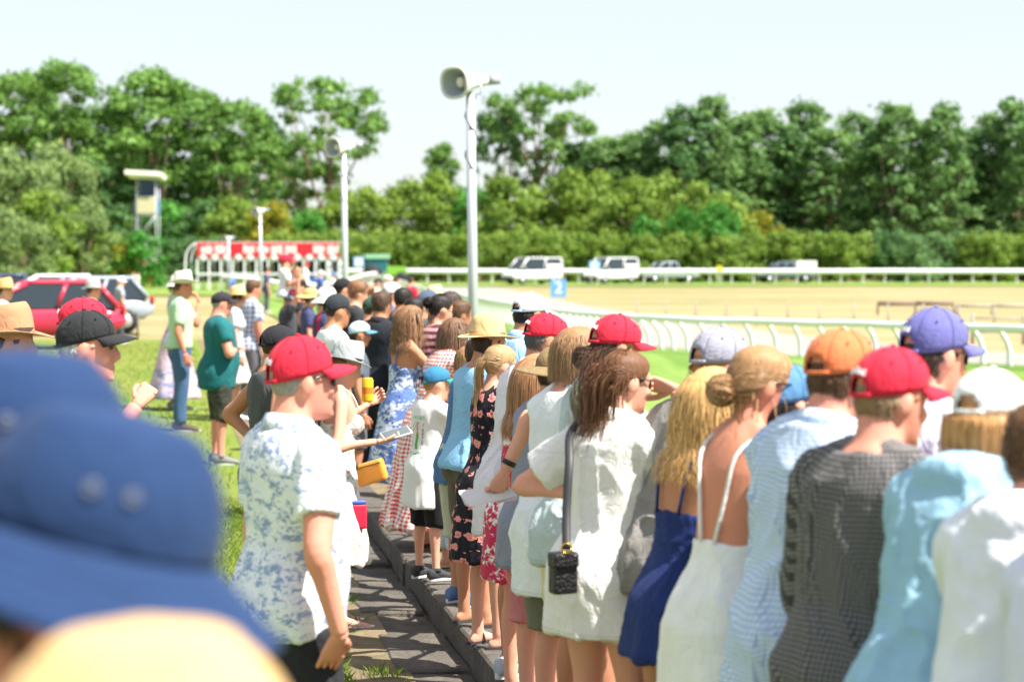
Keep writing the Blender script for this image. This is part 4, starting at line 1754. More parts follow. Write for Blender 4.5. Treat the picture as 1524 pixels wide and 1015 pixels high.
# ------------------------------------------------------------------ trees
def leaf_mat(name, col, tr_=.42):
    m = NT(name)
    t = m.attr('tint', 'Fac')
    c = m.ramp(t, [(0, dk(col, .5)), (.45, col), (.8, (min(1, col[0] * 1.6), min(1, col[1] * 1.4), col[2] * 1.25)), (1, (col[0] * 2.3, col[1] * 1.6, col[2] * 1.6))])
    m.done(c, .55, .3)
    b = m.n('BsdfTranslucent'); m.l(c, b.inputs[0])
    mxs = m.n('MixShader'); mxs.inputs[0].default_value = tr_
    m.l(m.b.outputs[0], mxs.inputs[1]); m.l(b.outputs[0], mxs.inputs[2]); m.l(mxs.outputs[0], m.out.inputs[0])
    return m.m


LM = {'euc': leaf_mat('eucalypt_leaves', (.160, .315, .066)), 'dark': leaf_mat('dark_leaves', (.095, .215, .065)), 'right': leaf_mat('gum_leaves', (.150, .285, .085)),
      'olive': leaf_mat('olive_leaves', (.190, .305, .045)), 'acacia': leaf_mat('acacia_leaves', (.215, .335, .052)), 'bright': leaf_mat('bright_leaves', (.080, .28, .040)),
      'pale': leaf_mat('pale_leaves', (.20, .30, .10)), 'yellow': leaf_mat('yellow_green_leaves', (.26, .27, .022)), 'mint': leaf_mat('mint_leaves', (.15, .28, .10))}
BARK = plain('gum_bark', (.30, .20, .145), .9, .2, var=.35, scale=1.2, bump=.4)


def crown(seed, h, r, z0, kind, nc, lpc, leaf, cr, flat=.8):
    """leaf faces gathered in clumps; h total height, r radius, z0 bottom of the crown"""
    rs = np.random.RandomState(seed)
    V = []; T = []; cl = []
    ch = h - z0
    for i in range(nc):
        q = rs.rand()
        zz = q
        if kind == 'round': prof = math.sqrt(max(0, 1 - (2 * zz - .92) ** 2 / 1.17)) if True else 1
        elif kind == 'cone': prof = (1 - zz) ** .5 * .95 + .16
        elif kind == 'dome': prof = math.sqrt(max(0, 1 - zz ** 2))
        elif kind == 'umbrella': zz = .45 + .55 * rs.rand() ** .8 if rs.rand() < .8 else rs.rand() * .5; prof = math.sqrt(max(0, 1 - (1.5 * zz - .9) ** 2)) if zz > .4 else .5
        else: prof = 1
        a = rs.rand() * 6.28
        rad = r * prof * (rs.rand() ** .45) * rs.choice((1, 1, 1, 1.14))
        c = np.array((math.cos(a) * rad, math.sin(a) * rad, z0 + zz * (ch - cr * .7)))
        R = cr * rs.uniform(.65, 1.25)
        cl.append(c)
        n = int(lpc * R * R / cr / cr)
        d = rs.randn(n, 3); d /= np.linalg.norm(d, axis=1)[:, None]
        d[:, 2] = np.where(d[:, 2] < -.35, -d[:, 2], d[:, 2])
        p = c + d * R * (rs.rand(n, 1) ** .33) * np.array((1, 1, flat)) * (1 + .25 * rs.randn(n, 1))
        nn = d + rs.randn(n, 3) * .55; nn /= np.linalg.norm(nn, axis=1)[:, None]
        u = np.cross(nn, rs.randn(n, 3)); u /= np.linalg.norm(u, axis=1)[:, None]
        w = np.cross(nn, u)
        sz = leaf * rs.uniform(.6, 1.35, (n, 1))
        V.append(np.stack([p - u * sz * .5, p + w * sz * .28, p + u * sz * .5, p - w * sz * .28], 1))
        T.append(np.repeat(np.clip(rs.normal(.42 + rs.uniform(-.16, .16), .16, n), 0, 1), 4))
    v = np.concatenate(V).reshape(-1, 3)
    f = np.arange(len(v)).reshape(-1, 4).tolist()
    me = new_mesh('crown', v, f, False)
    attr(me, 'tint', np.concatenate(T))
    return me, cl


def trunk_mesh(seed, h, r0, cl, z0, nl=6):
    rs = np.random.RandomState(seed)
    mb = MB()
    top = np.array((rs.randn() * .3, rs.randn() * .3, z0 + (h - z0) * .55))
    pts = resample([(0, 0, -.3), (rs.randn() * .1, rs.randn() * .1, z0 * .5), (top[0] * .6, top[1] * .6, z0 + (h - z0) * .2), top], 9)
    mb.tube(pts, np.linspace(r0, r0 * .4, 9), 9)
    idx = rs.permutation(len(cl))[:nl]
    for i in idx:
        a = pts[rs.randint(3, 8)]
        e = cl[i]
        mid = .5 * (a + e) + np.array((0, 0, -.1 * abs(e[2] - a[2]))) + rs.randn(3) * .2
        mb.tube(resample([a, mid, e], 7), np.linspace(r0 * .42, r0 * .12, 7), 6)
    return new_mesh('trunk', mb.arr(), mb.f)


PROTO = {}


def proto(kind, var):
    if (kind, var) in PROTO: return PROTO[(kind, var)]
    sd = hash_str(kind) + var * 101
    h, r, z0, shape, nc, lpc, leaf, cr, r0, nl = {
        'euc': (22, 6.2, 4.0, 'round', 125, 80, .66, 1.35, .42, 14),
        'umb': (20, 6.6, 5.5, 'umbrella', 80, 80, .6, 1.2, .38, 16),
        'gum': (17, 3.6, 1.6, 'cone', 150, 52, .50, .85, .26, 12),
        'acacia': (9.5, 4.3, 1.4, 'dome', 44, 110, .52, 1.25, .18, 7),
        'shrub': (4.6, 2.9, .10, 'dome', 52, 80, .36, .80, .10, 5),
        'willow': (10, 4.0, 1.0, 'round', 52, 120, .5, 1.15, .22, 9),
    }[kind]
    me, cl = crown(sd, h, r, z0, shape, nc, lpc, leaf, cr)
    tm = trunk_mesh(sd + 1, h, r0, cl, z0, nl)
    tm.materials.append(BARK)
    PROTO[(kind, var)] = (me, tm, h, r)
    return PROTO[(kind, var)]


def hash_str(s):
    return sum(ord(c) * (i + 3) for i, c in enumerate(s)) % 1000


_mm = {}


def crown_in(me, mat):
    k = (me.name, mat.name)
    if k not in _mm:
        m2 = me if not me.materials else me.copy()
        if m2 is not me: m2.materials.clear()
        m2.materials.append(mat)
        _mm[k] = m2
    return _mm[k]


def tree(name, label, x, ytop, u, kind, leaf, wpx, group, cat='tree', var=None):
    T = pix(x, ytop, u)
    me, tm, h, r = proto(kind, rnd.randrange(3) if var is None else var)
    z = gzf(T.x, T.y) - .03
    root = empty(name, (T.x, T.y, z), rnd.uniform(0, 6.28))
    tag(root, label, cat, group)
    sz = (T.z - z) / (h + .5); sx = wpx / u / 2 / (r * 1.12)
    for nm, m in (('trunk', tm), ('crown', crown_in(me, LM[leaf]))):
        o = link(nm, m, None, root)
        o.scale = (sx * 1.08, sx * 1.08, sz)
    return root


# tall gums, left to right across the photograph
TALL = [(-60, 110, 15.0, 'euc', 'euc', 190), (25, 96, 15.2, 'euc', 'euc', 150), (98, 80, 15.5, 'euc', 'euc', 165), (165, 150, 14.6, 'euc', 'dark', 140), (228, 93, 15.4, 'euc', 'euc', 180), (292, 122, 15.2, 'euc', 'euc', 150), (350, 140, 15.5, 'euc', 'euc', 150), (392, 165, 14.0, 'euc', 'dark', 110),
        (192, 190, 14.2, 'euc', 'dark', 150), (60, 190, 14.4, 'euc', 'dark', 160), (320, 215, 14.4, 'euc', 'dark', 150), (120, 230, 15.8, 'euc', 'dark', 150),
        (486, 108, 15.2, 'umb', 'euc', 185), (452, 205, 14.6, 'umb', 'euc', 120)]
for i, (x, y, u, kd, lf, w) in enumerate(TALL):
    lab = {('euc', 'euc'): 'tall rounded gum tree with clumped foliage at the left of the starting gate', ('euc', 'dark'): 'dark gum tree standing behind the tall rounded gums', ('umb', 'euc'): 'spreading gum tree with open branches above the yellow-green bushes'}[(kd, lf)]
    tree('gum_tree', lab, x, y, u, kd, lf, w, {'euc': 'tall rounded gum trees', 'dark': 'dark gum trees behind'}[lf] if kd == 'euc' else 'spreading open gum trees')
tree('gum_tree', 'thin sparse gum tree between the loudspeaker poles on the skyline', 655, 206, 14.5, 'gum', 'euc', 90, None)
tree('gum_tree', 'broad dark gum tree rising just right of the nearest loudspeaker pole', 800, 114, 15.0, 'umb', 'euc', 165, None, var=1)
tree('gum_tree', 'lower dark gum tree beside the broad dark gum', 748, 160, 15.0, 'umb', 'dark', 90, None)
RIGHT = [(862, 205), (905, 190), (945, 196), (985, 172), (1022, 150), (1060, 132), (1098, 165), (1130, 150), (1165, 178), (1200, 138), (1236, 176), (1275, 160), (1310, 172), (1335, 150), (1372, 168), (1402, 148), (1440, 180), (1472, 165), (1512, 140), (1550, 160), (1600, 150), (1650, 165)]
for i, (x, y) in enumerate(RIGHT):
    tree('gum_tree', 'slender pointed gum tree in the dense row behind the hedge', x, y + rnd.uniform(-6, 6), 15.2 + rnd.uniform(-.7, .7), 'gum', 'right' if i % 4 else 'dark', rnd.uniform(100, 150), 'row of slender gums behind the hedge')
for i, x in enumerate(range(870, 1680, 52)):
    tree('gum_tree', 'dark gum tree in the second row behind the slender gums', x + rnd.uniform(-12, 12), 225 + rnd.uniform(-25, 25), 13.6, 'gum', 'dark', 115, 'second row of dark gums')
# mid-height acacias
AC = [(255, 285, 'bright', 90), (300, 292, 'dark', 90), (345, 285, 'acacia', 90), (405, 285, 'yellow', 85), (455, 300, 'bright', 85), (505, 272, 'acacia', 100), (556, 262, 'acacia', 100), (610, 258, 'acacia', 100), (655, 248, 'olive', 95), (705, 262, 'bright', 90), (752, 250, 'acacia', 100), (800, 262, 'acacia', 95), (845, 243, 'olive', 100), (893, 246, 'acacia', 95), (940, 252, 'acacia', 95), (985, 250, 'acacia', 100), (1035, 262, 'acacia', 95), (1078, 280, 'acacia', 90), (1125, 308, 'yellow', 80), (850, 300, 'yellow', 85), (900, 300, 'acacia', 80)]
for x, y, lf, w in AC:
    lab = {'bright': 'fresh green rounded tree among the mid-height bushes behind the course', 'dark': 'dark green rounded tree beside the starting gate', 'acacia': 'light olive wattle tree in the belt behind the hedge', 'yellow': 'yellow-green wattle bush in the belt behind the hedge', 'olive': 'deep olive wattle tree in the belt behind the hedge'}[lf]
    tree('wattle_tree', lab, x, y, 16.2 + rnd.uniform(-.5, .5), 'acacia', lf, w * 1.15, {'bright': 'fresh green mid-height trees', 'dark': 'dark mid-height trees', 'acacia': 'light olive wattles', 'yellow': 'yellow-green wattles', 'olive': 'deep olive wattles'}[lf])
for x, y, w in ((1068, 286, 92), (1020, 292, 70), (958, 306, 72)):
    tree('round_tree', 'round vivid green tree just above the hedge', x, y, 17.0, 'shrub', 'bright', w, 'round vivid green trees above the hedge')
# the hedge
for i, x in enumerate(range(420, 1680, 27)):
    lf = 'olive' if i % 4 else 'acacia'
    if x in range(1300, 1350): lf = 'dark'
    if x in range(1350, 1440): lf = 'mint'
    lab = {'olive': 'olive green shrub in the long hedge behind the far rail', 'acacia': 'light olive shrub in the long hedge behind the far rail', 'dark': 'dark round shrub in the hedge next to the mint green shrub', 'mint': 'pale mint green shrub in the hedge behind the far rail'}[lf]
    tree('hedge_shrub', lab, x + rnd.uniform(-5, 5), 336 + rnd.uniform(-4, 4), 17.0 + rnd.uniform(-.25, .25), 'shrub', lf, rnd.uniform(62, 82), {'olive': 'olive hedge shrubs', 'acacia': 'light olive hedge shrubs', 'dark': 'dark hedge shrubs', 'mint': 'mint hedge shrubs'}[lf], 'shrub')
for i, x in enumerate(range(260, 430, 30)):
    tree('hedge_shrub', 'dark green shrub behind the starting gate', x, 345 + rnd.uniform(-10, 10), 16.6, 'shrub', 'dark', 75, 'dark shrubs behind the starting gate', 'shrub')
# pale loose trees at the left, nearer
for x, y, u, lf, w in ((-50, 205, 21, 'pale', 170), (18, 212, 22, 'pale', 150), (88, 205, 21, 'pale', 140), (-5, 300, 24, 'pale', 120), (58, 268, 23, 'olive', 110), (122, 300, 21.5, 'pale', 100), (35, 320, 25, 'pale', 100)):
    tree('willow_tree', 'loose grey-green gum behind the parked cars' if lf == 'pale' else 'olive gum among the loose grey-green gums behind the parked cars', x, y, u, 'willow', lf, w, 'loose grey-green gums' if lf == 'pale' else None)
for x, y, w, lf in ((150, 328, 95, 'olive'), (205, 332, 90, 'bright'), (182, 352, 80, 'yellow')):
    tree('bush', {'olive': 'olive bush below the lookout tower', 'bright': 'fresh green bush right below the lookout tower', 'yellow': 'yellow-green bush at the foot of the lookout tower'}[lf], x, y, 21, 'shrub', lf, w, None, 'bush')


# ------------------------------------------------------------------ loudspeaker poles
STEEL = plain('galvanised_steel', (.52, .56, .60), .45, .5, .35, var=.1, scale=9)
HORNW = plain('horn_white', (.62, .62, .60), .5, .4, var=.06)


def speaker_pole(label, x, ytop, u, lean=.012, yawd=226):
    T = pix(x, ytop, u)
    z = gzf(T.x, T.y)
    root = empty('speaker_pole', (T.x + lean * (T.z - z), T.y, z))
    tag(root, label, 'loudspeaker pole', 'loudspeaker poles along the crowd')
    H = T.z - z
    mb = MB(); mb.tube([(0, 0, -.2), (-lean * H * .5, 0, H * .5), (-lean * H, 0, H)], [.062, .058, .054], 16)
    obj('pole', mb, STEEL, root)
    mb = MB(); mb.tube([(0, 0, -.05), (0, 0, .05)], [.10, .10], 16)
    obj('base_collar', mb, STEEL, root)
    # horn
    a = math.radians(yawd)
    ax = np.array((math.sin(a), math.cos(a), -.12)); ax = unit(ax)
    rt = unit(np.cross(ax, (0, 0, 1))); up = np.cross(rt, ax)
    org = np.array((-lean * H, 0, H + .12)) - ax * .10

    def hr(d, rx, ry, p=3.2, n=28):
        th = np.arange(n) * 2 * math.pi / n
        c, s_ = np.cos(th), np.sin(th)
        return org + ax * d + (np.sign(c) * np.abs(c) ** (2 / p) * rx)[:, None] * rt + (np.sign(s_) * np.abs(s_) ** (2 / p) * ry)[:, None] * up
    _hr = hr
    hr = lambda d, rx, ry, p=2.5: _hr(d, rx * .88, ry * .88, p)
    outer = [hr(-.16, .05, .05, 2), hr(-.14, .075, .075, 2), hr(-.02, .085, .085, 2), hr(.0, .10, .09, 2.4), hr(.12, .14, .115), hr(.24, .20, .155), hr(.33, .245, .195), hr(.345, .268, .218), hr(.37, .268, .218), hr(.372, .238, .188), hr(.35, .232, .182)]
    v, f = loft(outer, False); f.append(tuple(reversed(range(28))))
    hn = link('horn', new_mesh('horn', v, f), HORNW, root)
    v, f = loft([hr(.352, .233, .183), hr(.33, .226, .176), hr(.24, .18, .136), hr(.12, .115, .09), hr(.02, .05, .05, 2)], False); f.append(tuple(4 * 28 + i for i in range(28)))
    link('horn_inside', new_mesh('horn_inside', v, f), plain('horn_shade', (.36, .40, .42), .5), hn)  # inside of the white horn coloured grey to paint in its shade
    mb = MB(); mb.tube([org + ax * .03, org + ax * .27, org + ax * .285], [.062, .062, .040], 16)
    obj('plug', mb, plain('plug_pale', (.72, .68, .60), .5), hn)
    # driver and bracket at the rear
    b = org - ax * .22
    mb = MB(); mb.box(b - ax * .05, (.10, .14, .12), np.stack([rt, ax, up], 1))
    obj('driver_box', mb, plain('driver_grey', (.30, .33, .34), .5), hn)
    mb = MB()
    for sg in (-1, 1):
        mb.tube([org + rt * sg * .10 + ax * .02, org + rt * sg * .10 - up * .16 + ax * .05, np.array((-lean * H, 0, H - .02))], .012, 6)
    obj('bracket', mb, STEEL, root)
    mb = MB()
    th = np.linspace(0, 1, 24)
    mb.tube(np.stack([-lean * H + .062 * np.cos(th * 15), .062 * np.sin(th * 15), H - .05 - th * 1.1], 1), .009, 5)
    obj('cable', mb, plain('cable_black', (.04, .05, .05), .5), root)
    return root


speaker_pole('tallest grey pole with a large white horn loudspeaker, rising behind the crowd', 700, 137, 126)
speaker_pole('grey loudspeaker pole with white horn beside the starting gate banner', 511, 228, 79)
speaker_pole('slim loudspeaker pole crossing the red banner of the starting gate', 387, 318, 36)
speaker_pole('farthest small loudspeaker pole in front of the starting gate', 340, 358, 27)


# ------------------------------------------------------------------ starting gate
gate = empty('starting_gate', pix(402, 430, 22.5))
tag(gate, 'long white barrier starting gate with red and white banner on top', 'starting gate')
gate.location.z = 0
GW = 9.3
GWH = plain('gate_white', (.78, .79, .80), .5)
GRED = plain('gate_red', (.62, .02, .035), .6)
GDK = plain('gate_dark', (.03, .04, .045), .6)
ns_ = 13
for i in range(ns_):
    x = -GW / 2 + GW * i / (ns_ - 1)
    mb = MB()
    mb.box((x, -1.0, 1.05), (.12, .12, 2.1)); mb.box((x, 1.4, 1.05), (.07, .07, 2.1)); mb.box((x, .2, 1.75), (.08, 2.3, .22)); mb.box((x, .2, .85), (.10, 2.3, .12))
    obj('stall_partition', mb, GWH, gate, False)
    if i < ns_ - 1:
        mb = MB(); mb.box((x + GW / (ns_ - 1) / 2, 1.42, 1.45), (GW / (ns_ - 1) - .2, .05, .95))
        obj('stall_gate', mb, GDK, gate, False)
mb = MB(); mb.box((0, -1.06, 1.05), (GW, .08, .14)); obj('front_bar', mb, GWH, gate, False)
mb = MB(); mb.box((0, -1.05, 2.62), (GW, .10, .95)); ban = obj('banner', mb, GRED, gate, False)
rr_ = random.Random(4)
for i in range(10):                     # white lettering blocks too blurred to read
    x0 = -4.3 + i * .92
    if i in (2, 7): continue
    mb = MB()
    for q in range(4):
        mb.box((x0 + q * .19, -1.105, 2.66 + rr_.uniform(-.04, .04)), (.135, .012, .50 + rr_.uniform(-.12, .10)))
        mb.box((x0 + q * .19, -1.108, 2.66 + rr_.choice((-.18, 0, .18))), (.19, .012, .10))
    obj('lettering', mb, GWH, ban, False)
for i in range(12):
    x = -GW / 2 + GW * (i + .5) / 12
    v, f = ellipsoid((x, -1.07, 2.14), (.27, .05, .26), 14, 8)
    link('scallop', new_mesh('scallop', v, f), GWH, ban)
for sg in (-1,):
    pts = resample([(sg * (GW / 2 + .06), -1.0, 3.08), (sg * (GW / 2 + .55), -1.0, 2.7), (sg * (GW / 2 + .78), -1.0, 2.0), (sg * (GW / 2 + .8), -1.0, 0)], 12)
    mb = MB(); mb.tube(pts, .06, 8); obj('end_frame', mb, GWH, gate)
    mb = MB(); mb.tube(pts + np.array((0, 2.4, 0)), .045, 8); obj('end_frame', mb, GWH, gate)
mb = MB(); mb.box((0, .2, 3.12), (GW, 2.5, .05)); obj('roof', mb, GWH, gate, False)
for i in range(5):
    b = pix(388 + i * 24, 428, 24); x = (i * .8) - 1.0
for i, xx in enumerate((-2.3, 1.9, 2.7, 3.3)):
    mb = MB(); mb.tube([(xx, -1.9, .0), (xx, -1.9, .75)], [.28, .28], 14)
    dr = obj('barrel', mb, plain('barrel_blue', (.03, .10, .38), .5))
    dr.location = gate.location
    tag(dr, 'blue plastic barrel on the grass before the starting gate', 'barrel', 'blue barrels before the gate')

# ------------------------------------------------------------------ lookout tower
tw = empty('lookout_tower', pix(221, 420, 18.5)); tw.location.z = 0
tag(tw, 'steel lattice lookout tower with cream cabin front and slanted pale roof', 'tower')
CREAM = plain('cream_panel', (.58, .53, .34), .6)
TST = plain('tower_steel', (.45, .47, .50), .5, .5, .2)
for sx in (-.75, .75):
    for sy in (-.75, .75):
        mb = MB(); mb.bar((sx * 1.05, sy * 1.05, 0), (sx, sy, 8.5), .06, 8); obj('leg', mb, TST, tw)
for sy in (-.78, .78):
    for z0, z1, fl in ((.3, 2.0, 1), (2.0, 3.7, -1), (3.7, 5.5, 1)):
        mb = MB(); mb.bar((-.75 * fl, sy, z0), (.75 * fl, sy, z1), .05); mb.bar((-.75, sy, z1), (.75, sy, z1), .05); obj('brace', mb, TST, tw)
mb = MB(); mb.box((0, 0, 5.6), (1.6, 1.6, .10)); obj('platform', mb, TST, tw, False)
mb = MB(); mb.box((0, -.84, 6.35), (1.45, .06, 1.35)); obj('front_panel', mb, CREAM, tw, False)
for sg in (-1, 1):
    mb = MB(); mb.box((sg * .84, 0, 6.2), (.06, 1.6, 1.1)); obj('side_panel', mb, plain('blue_grey_panel', (.12, .22, .34), .6), tw, False)
mb = MB(); mb.box((0, .7, 7.3), (1.5, .06, 2.2)); obj('back_panel', mb, plain('cabin_dark', (.04, .07, .14), .6), tw, False)
mb = MB(); mb.box((-.15, -.1, 8.75), (2.9, 2.6, .34), np.array(Matrix.Rotation(.06, 3, 'Y') @ Matrix.Rotation(-.10, 3, 'X'))); obj('roof', mb, plain('roof_white', (.78, .76, .66), .6), tw, False)
for lx_ in (-1.25, -.95):
    mb = MB(); mb.bar((lx_, .3, 0), (lx_, .3, 6.6), .03); obj('ladder_stile', mb, TST, tw)
for q in range(16):
    mb = MB(); mb.bar((-1.25, .3, .35 + q * .4), (-.95, .3, .35 + q * .4), .018); obj('ladder_rung', mb, TST, tw)


# ------------------------------------------------------------------ vehicles
TYRE = plain('tyre', (.02, .02, .022), .8)
GLASS = plain('car_glass', (.025, .035, .045), .08, .6)
HUB = plain('hub', (.5, .52, .55), .35, .5, .6)


def vehicle(name, label, x, y, u, yawd, kind, col, group=None, cat='car', accent=None):
    B = pix(x, y, u)
    root = empty(name, (B.x, B.y, gzf(B.x, B.y) + .01), -math.radians(yawd))
    tag(root, label, cat, group)
    paint = plain('car_paint_%s' % kind, col, .28, .5, 0, var=.03)
    spec = {'hatch': (4.1, 1.75, [(-2.05, .55, .80), (-1.95, .35, .95), (-.6, .30, 1.0), (.9, .30, .98), (1.75, .34, .82), (2.05, .45, .66)], [(-1.85, .98), (-1.45, 1.46), (.1, 1.50), (1.05, .98)]),
            'van': (4.9, 1.85, [(-2.45, .45, 1.15), (-2.4, .35, 1.25), (0, .30, 1.25), (1.6, .30, 1.20), (2.3, .36, 1.0), (2.45, .45, .75)], [(-2.42, 1.22), (-2.32, 2.05), (.9, 2.10), (1.75, 1.18)]),
            'bus': (6.2, 2.1, [(-3.1, .45, 1.25), (-3.05, .4, 1.35), (0, .35, 1.35), (2.2, .35, 1.30), (2.95, .4, 1.1), (3.1, .5, .8)], [(-3.06, 1.30), (-2.95, 2.35), (1.7, 2.40), (2.55, 1.28)]),
            'ute': (5.1, 1.85, [(-2.55, .50, 1.00), (-2.5, .42, 1.08), (0, .40, 1.06), (1.4, .40, 1.06), (2.35, .44, .92), (2.55, .5, .75)], [(-.7, 1.05), (-.5, 1.72), (.7, 1.76), (1.5, 1.05)])}[kind]
    L, W, low, cab = spec
    n = 24
    th = np.arange(n) * 2 * math.pi / n

    def sec(yy, z0, z1, w, p=4.5):
        c, s_ = np.cos(th), np.sin(th)
        return np.stack([np.sign(c) * np.abs(c) ** (2 / p) * w / 2, np.full(n, yy), (z0 + z1) / 2 + np.sign(s_) * np.abs(s_) ** (2 / p) * (z1 - z0) / 2], 1)
    yv = np.linspace(low[0][0], low[-1][0], 16)
    la = np.array(low)
    rings = [sec(q, np.interp(q, la[:, 0], la[:, 1]), np.interp(q, la[:, 0], la[:, 2]), W * (1 - .16 * max(0, abs(q) / (L / 2) - .8) * 5)) for q in yv]
    v, f = loft(rings)
    bd = link('body', new_mesh('body', v, f), paint, root)
    # glazed cabin, roof and pillars
    (y0, z0), (y1, z1), (y2, z2), (y3, z3) = cab
    wb, wt = W * .95, W * .80
    c8 = np.array([(-wb / 2, y0, z0), (wb / 2, y0, z0), (wb / 2, y3, z3), (-wb / 2, y3, z3), (-wt / 2, y1, z1), (wt / 2, y1, z1), (wt / 2, y2, z2), (-wt / 2, y2, z2)])
    v8 = c8.copy(); v8[:4, 2] -= .05
    link('windows', new_mesh('windows', v8, [(0, 1, 5, 4), (1, 2, 6, 5), (2, 3, 7, 6), (3, 0, 4, 7), (4, 5, 6, 7)], False), GLASS, root)
    mb = MB()
    rp = [sec(q, min(z1, z2) - .015, max(z1, z2) + .06, wt * 1.03, 5) for q in np.linspace(y1 - .03, y2 + .05, 6)]
    mb.add(*loft(rp))
    obj('roof', mb, paint, bd)
    for (a, b) in ((0, 4), (1, 5), (2, 6), (3, 7)):
        mb = MB(); mb.bar(c8[a], c8[b], .06); obj('pillar', mb, paint, bd)
    for sg in (-1, 1):
        mb = MB()
        q = .45; m0 = c8[0 if sg < 0 else 1] * (1 - q) + c8[3 if sg < 0 else 2] * q; m1 = c8[4 if sg < 0 else 5] * (1 - q) + c8[7 if sg < 0 else 6] * q
        mb.bar(m0, m1, .05); obj('pillar', mb, paint, bd)
        if kind in ('van', 'bus'):
            q0 = c8[0 if sg < 0 else 1]; q1 = c8[4 if sg < 0 else 5]
            mb = MB(); mb.box((sg * W * .452, y0 + L * .17, (z0 + z1) / 2 - .3), (.05, L * .3, .55)); obj('side_panel', mb, paint, bd, False)
        v, f = ellipsoid((sg * W * .36, L / 2 - .10, .74), (.20, .10, .09), 12, 8); link('headlight', new_mesh('headlight', v, f), plain('lamp_glass', (.75, .78, .8), .1), bd)
        v, f = ellipsoid((sg * W * .40, -L / 2 + .06, .90), (.10, .06, .14), 12, 8); link('tail_light', new_mesh('tail_light', v, f), plain('tail_red', (.45, .01, .015), .2), bd)
        v, f = ellipsoid((sg * (W / 2 + .08), y3 - .45, z3 + .1), (.09, .05, .08), 10, 6); link('mirror', new_mesh('mirror', v, f), paint, bd)
        for yy in (-L * .30, L * .31):
            mb = MB(); mb.tube([(sg * (W / 2 - .20), yy, .33), (sg * (W / 2 + .01), yy, .33)], [.33, .33], 20)
            w_ = obj('wheel', mb, TYRE, root)
            mb = MB(); mb.tube([(sg * (W / 2 - .02), yy, .33), (sg * (W / 2 + .02), yy, .33)], [.19, .17], 14)
            obj('hub', mb, HUB, w_)
    mb = MB(); mb.box((0, L / 2 - .02, .48), (W * .86, .10, .22)); obj('bumper', mb, plain('bumper_dark', (.04, .04, .045), .6), bd, False)
    if kind == 'ute' and accent:
        mb = MB(); mb.box((0, -1.65, 1.45), (W * .96, 1.75, .85)); obj('canopy', mb, plain('canopy', accent, .5), root, False)
    if kind == 'bus':
        mb = MB(); mb.box((0, -.2, 2.52), (1.1, 1.3, .20)); obj('roof_unit', mb, plain('roof_unit_white', (.8, .8, .8), .5), bd, False)
    return root


WC = (.80, .80, .80)
vehicle('minibus', 'white minibus with roof unit and dark lower side before the far rail', 792, 427, 18.6, 236, 'van', WC, cat='minibus')
vehicle('passenger_van', 'plain white van parked before the far rail beside a small blue sign', 909, 424, 18.2, 228, 'van', (.79, .80, .81), cat='van')
vehicle('utility_truck', 'silver grey utility truck before the far rail', 994, 421, 17.8, 250, 'ute', (.32, .36, .42), cat='truck')
vehicle('utility_truck', 'dark grey utility truck with white canopy before the far rail', 1168, 420, 17.6, 262, 'ute', (.12, .16, .22), cat='truck', accent=(.8, .8, .8))
vehicle('parked_car', 'red hatchback parked in front of the silver one, beyond the tan felt hat', 46, 520, 66, 254, 'hatch', (.50, .03, .07))
vehicle('parked_car', 'silver hatchback with red tail light parked behind the red hatchback', 112, 498, 54, 248, 'hatch', (.30, .34, .40))
vehicle('parked_car', 'white hatchback parked behind the red hatchback', 62, 486, 48, 258, 'hatch', (.78, .80, .82))
vehicle('parked_car', 'navy hatchback at the end of the parked cars', -30, 482, 46, 262, 'hatch', (.04, .06, .12))

# tractor by the gate
trc = empty('tractor', pix(562, 425, 19)); trc.location.z = 0
tag(trc, 'green tractor with pale green cab roof behind the far rail', 'tractor')
trc.location.y += 6; trc.location.x -= .4
TG = plain('tractor_green', (.05, .30, .16), .5)
mb = MB(); mb.box((0, 0, 2.25), (1.9, 1.5, .36)); obj('cab_roof', mb, plain('cab_roof', (.30, .55, .38), .5), trc, False)
mb = MB(); mb.box((0, 0, 1.55), (1.6, 1.3, 1.05)); obj('cab', mb, plain('cab_glass', (.03, .16, .20), .2), trc, False)
mb = MB(); mb.box((1.5, 0, 1.1), (1.7, .9, .7)); obj('hood', mb, plain('hood_green', (.25, .50, .06), .5), trc, False)
for xx, r in ((-.4, .8), (2.0, .5)):
    for sg in (-1, 1):
        mb = MB(); mb.tube([(xx, sg * .6, r), (xx, sg * .95, r)], [r, r], 20); obj('wheel', mb, TYRE, trc)


# ------------------------------------------------------------------ signs
def sign(name, label, x, y, u, w, h, col, text=None, tcol=(.8, .8, .8), post=True, ground=None, inner=None):
    C = pix(x, y, u)
    z = gzf(C.x, C.y)
    root = empty(name, (C.x, C.y, z))
    tag(root, label, 'sign')
    zc = C.z - z
    me = rbox_(np.array((0, 0, zc)), (w, .04, h))
    link('board', me, plain('sign_' + name, col, .6), root)
    if inner:
        link('face', rbox_(np.array((0, -.024, zc)), (w * .78, .012, h * .80)), plain('sign_face', inner, .6), root)
    if text:
        cu = bpy.data.curves.new('digit', 'FONT'); cu.body = text; cu.size = h * .95; cu.align_x = 'CENTER'; cu.align_y = 'CENTER'; cu.extrude = .006; cu.offset = .012
        ob = bpy.data.objects.new('digit_tmp', cu); COL.objects.link(ob)
        dg = bpy.context.evaluated_depsgraph_get()
        me = bpy.data.meshes.new_from_object(ob.evaluated_get(dg))
        bpy.data.objects.remove(ob)
        o = link('digit', me, plain('sign_digit', tcol, .6), root)
        o.rotation_euler = (math.pi / 2, 0, 0); o.location = (0, -.03, zc)
    if post:
        for sx in (-w * .3, w * .3):
            mb = MB(); mb.box((sx, .04, zc / 2 - .1), (.07, .05, zc + .2)); obj('post', mb, plain('sign_post', (.6, .6, .6), .6), root, False)
    return root


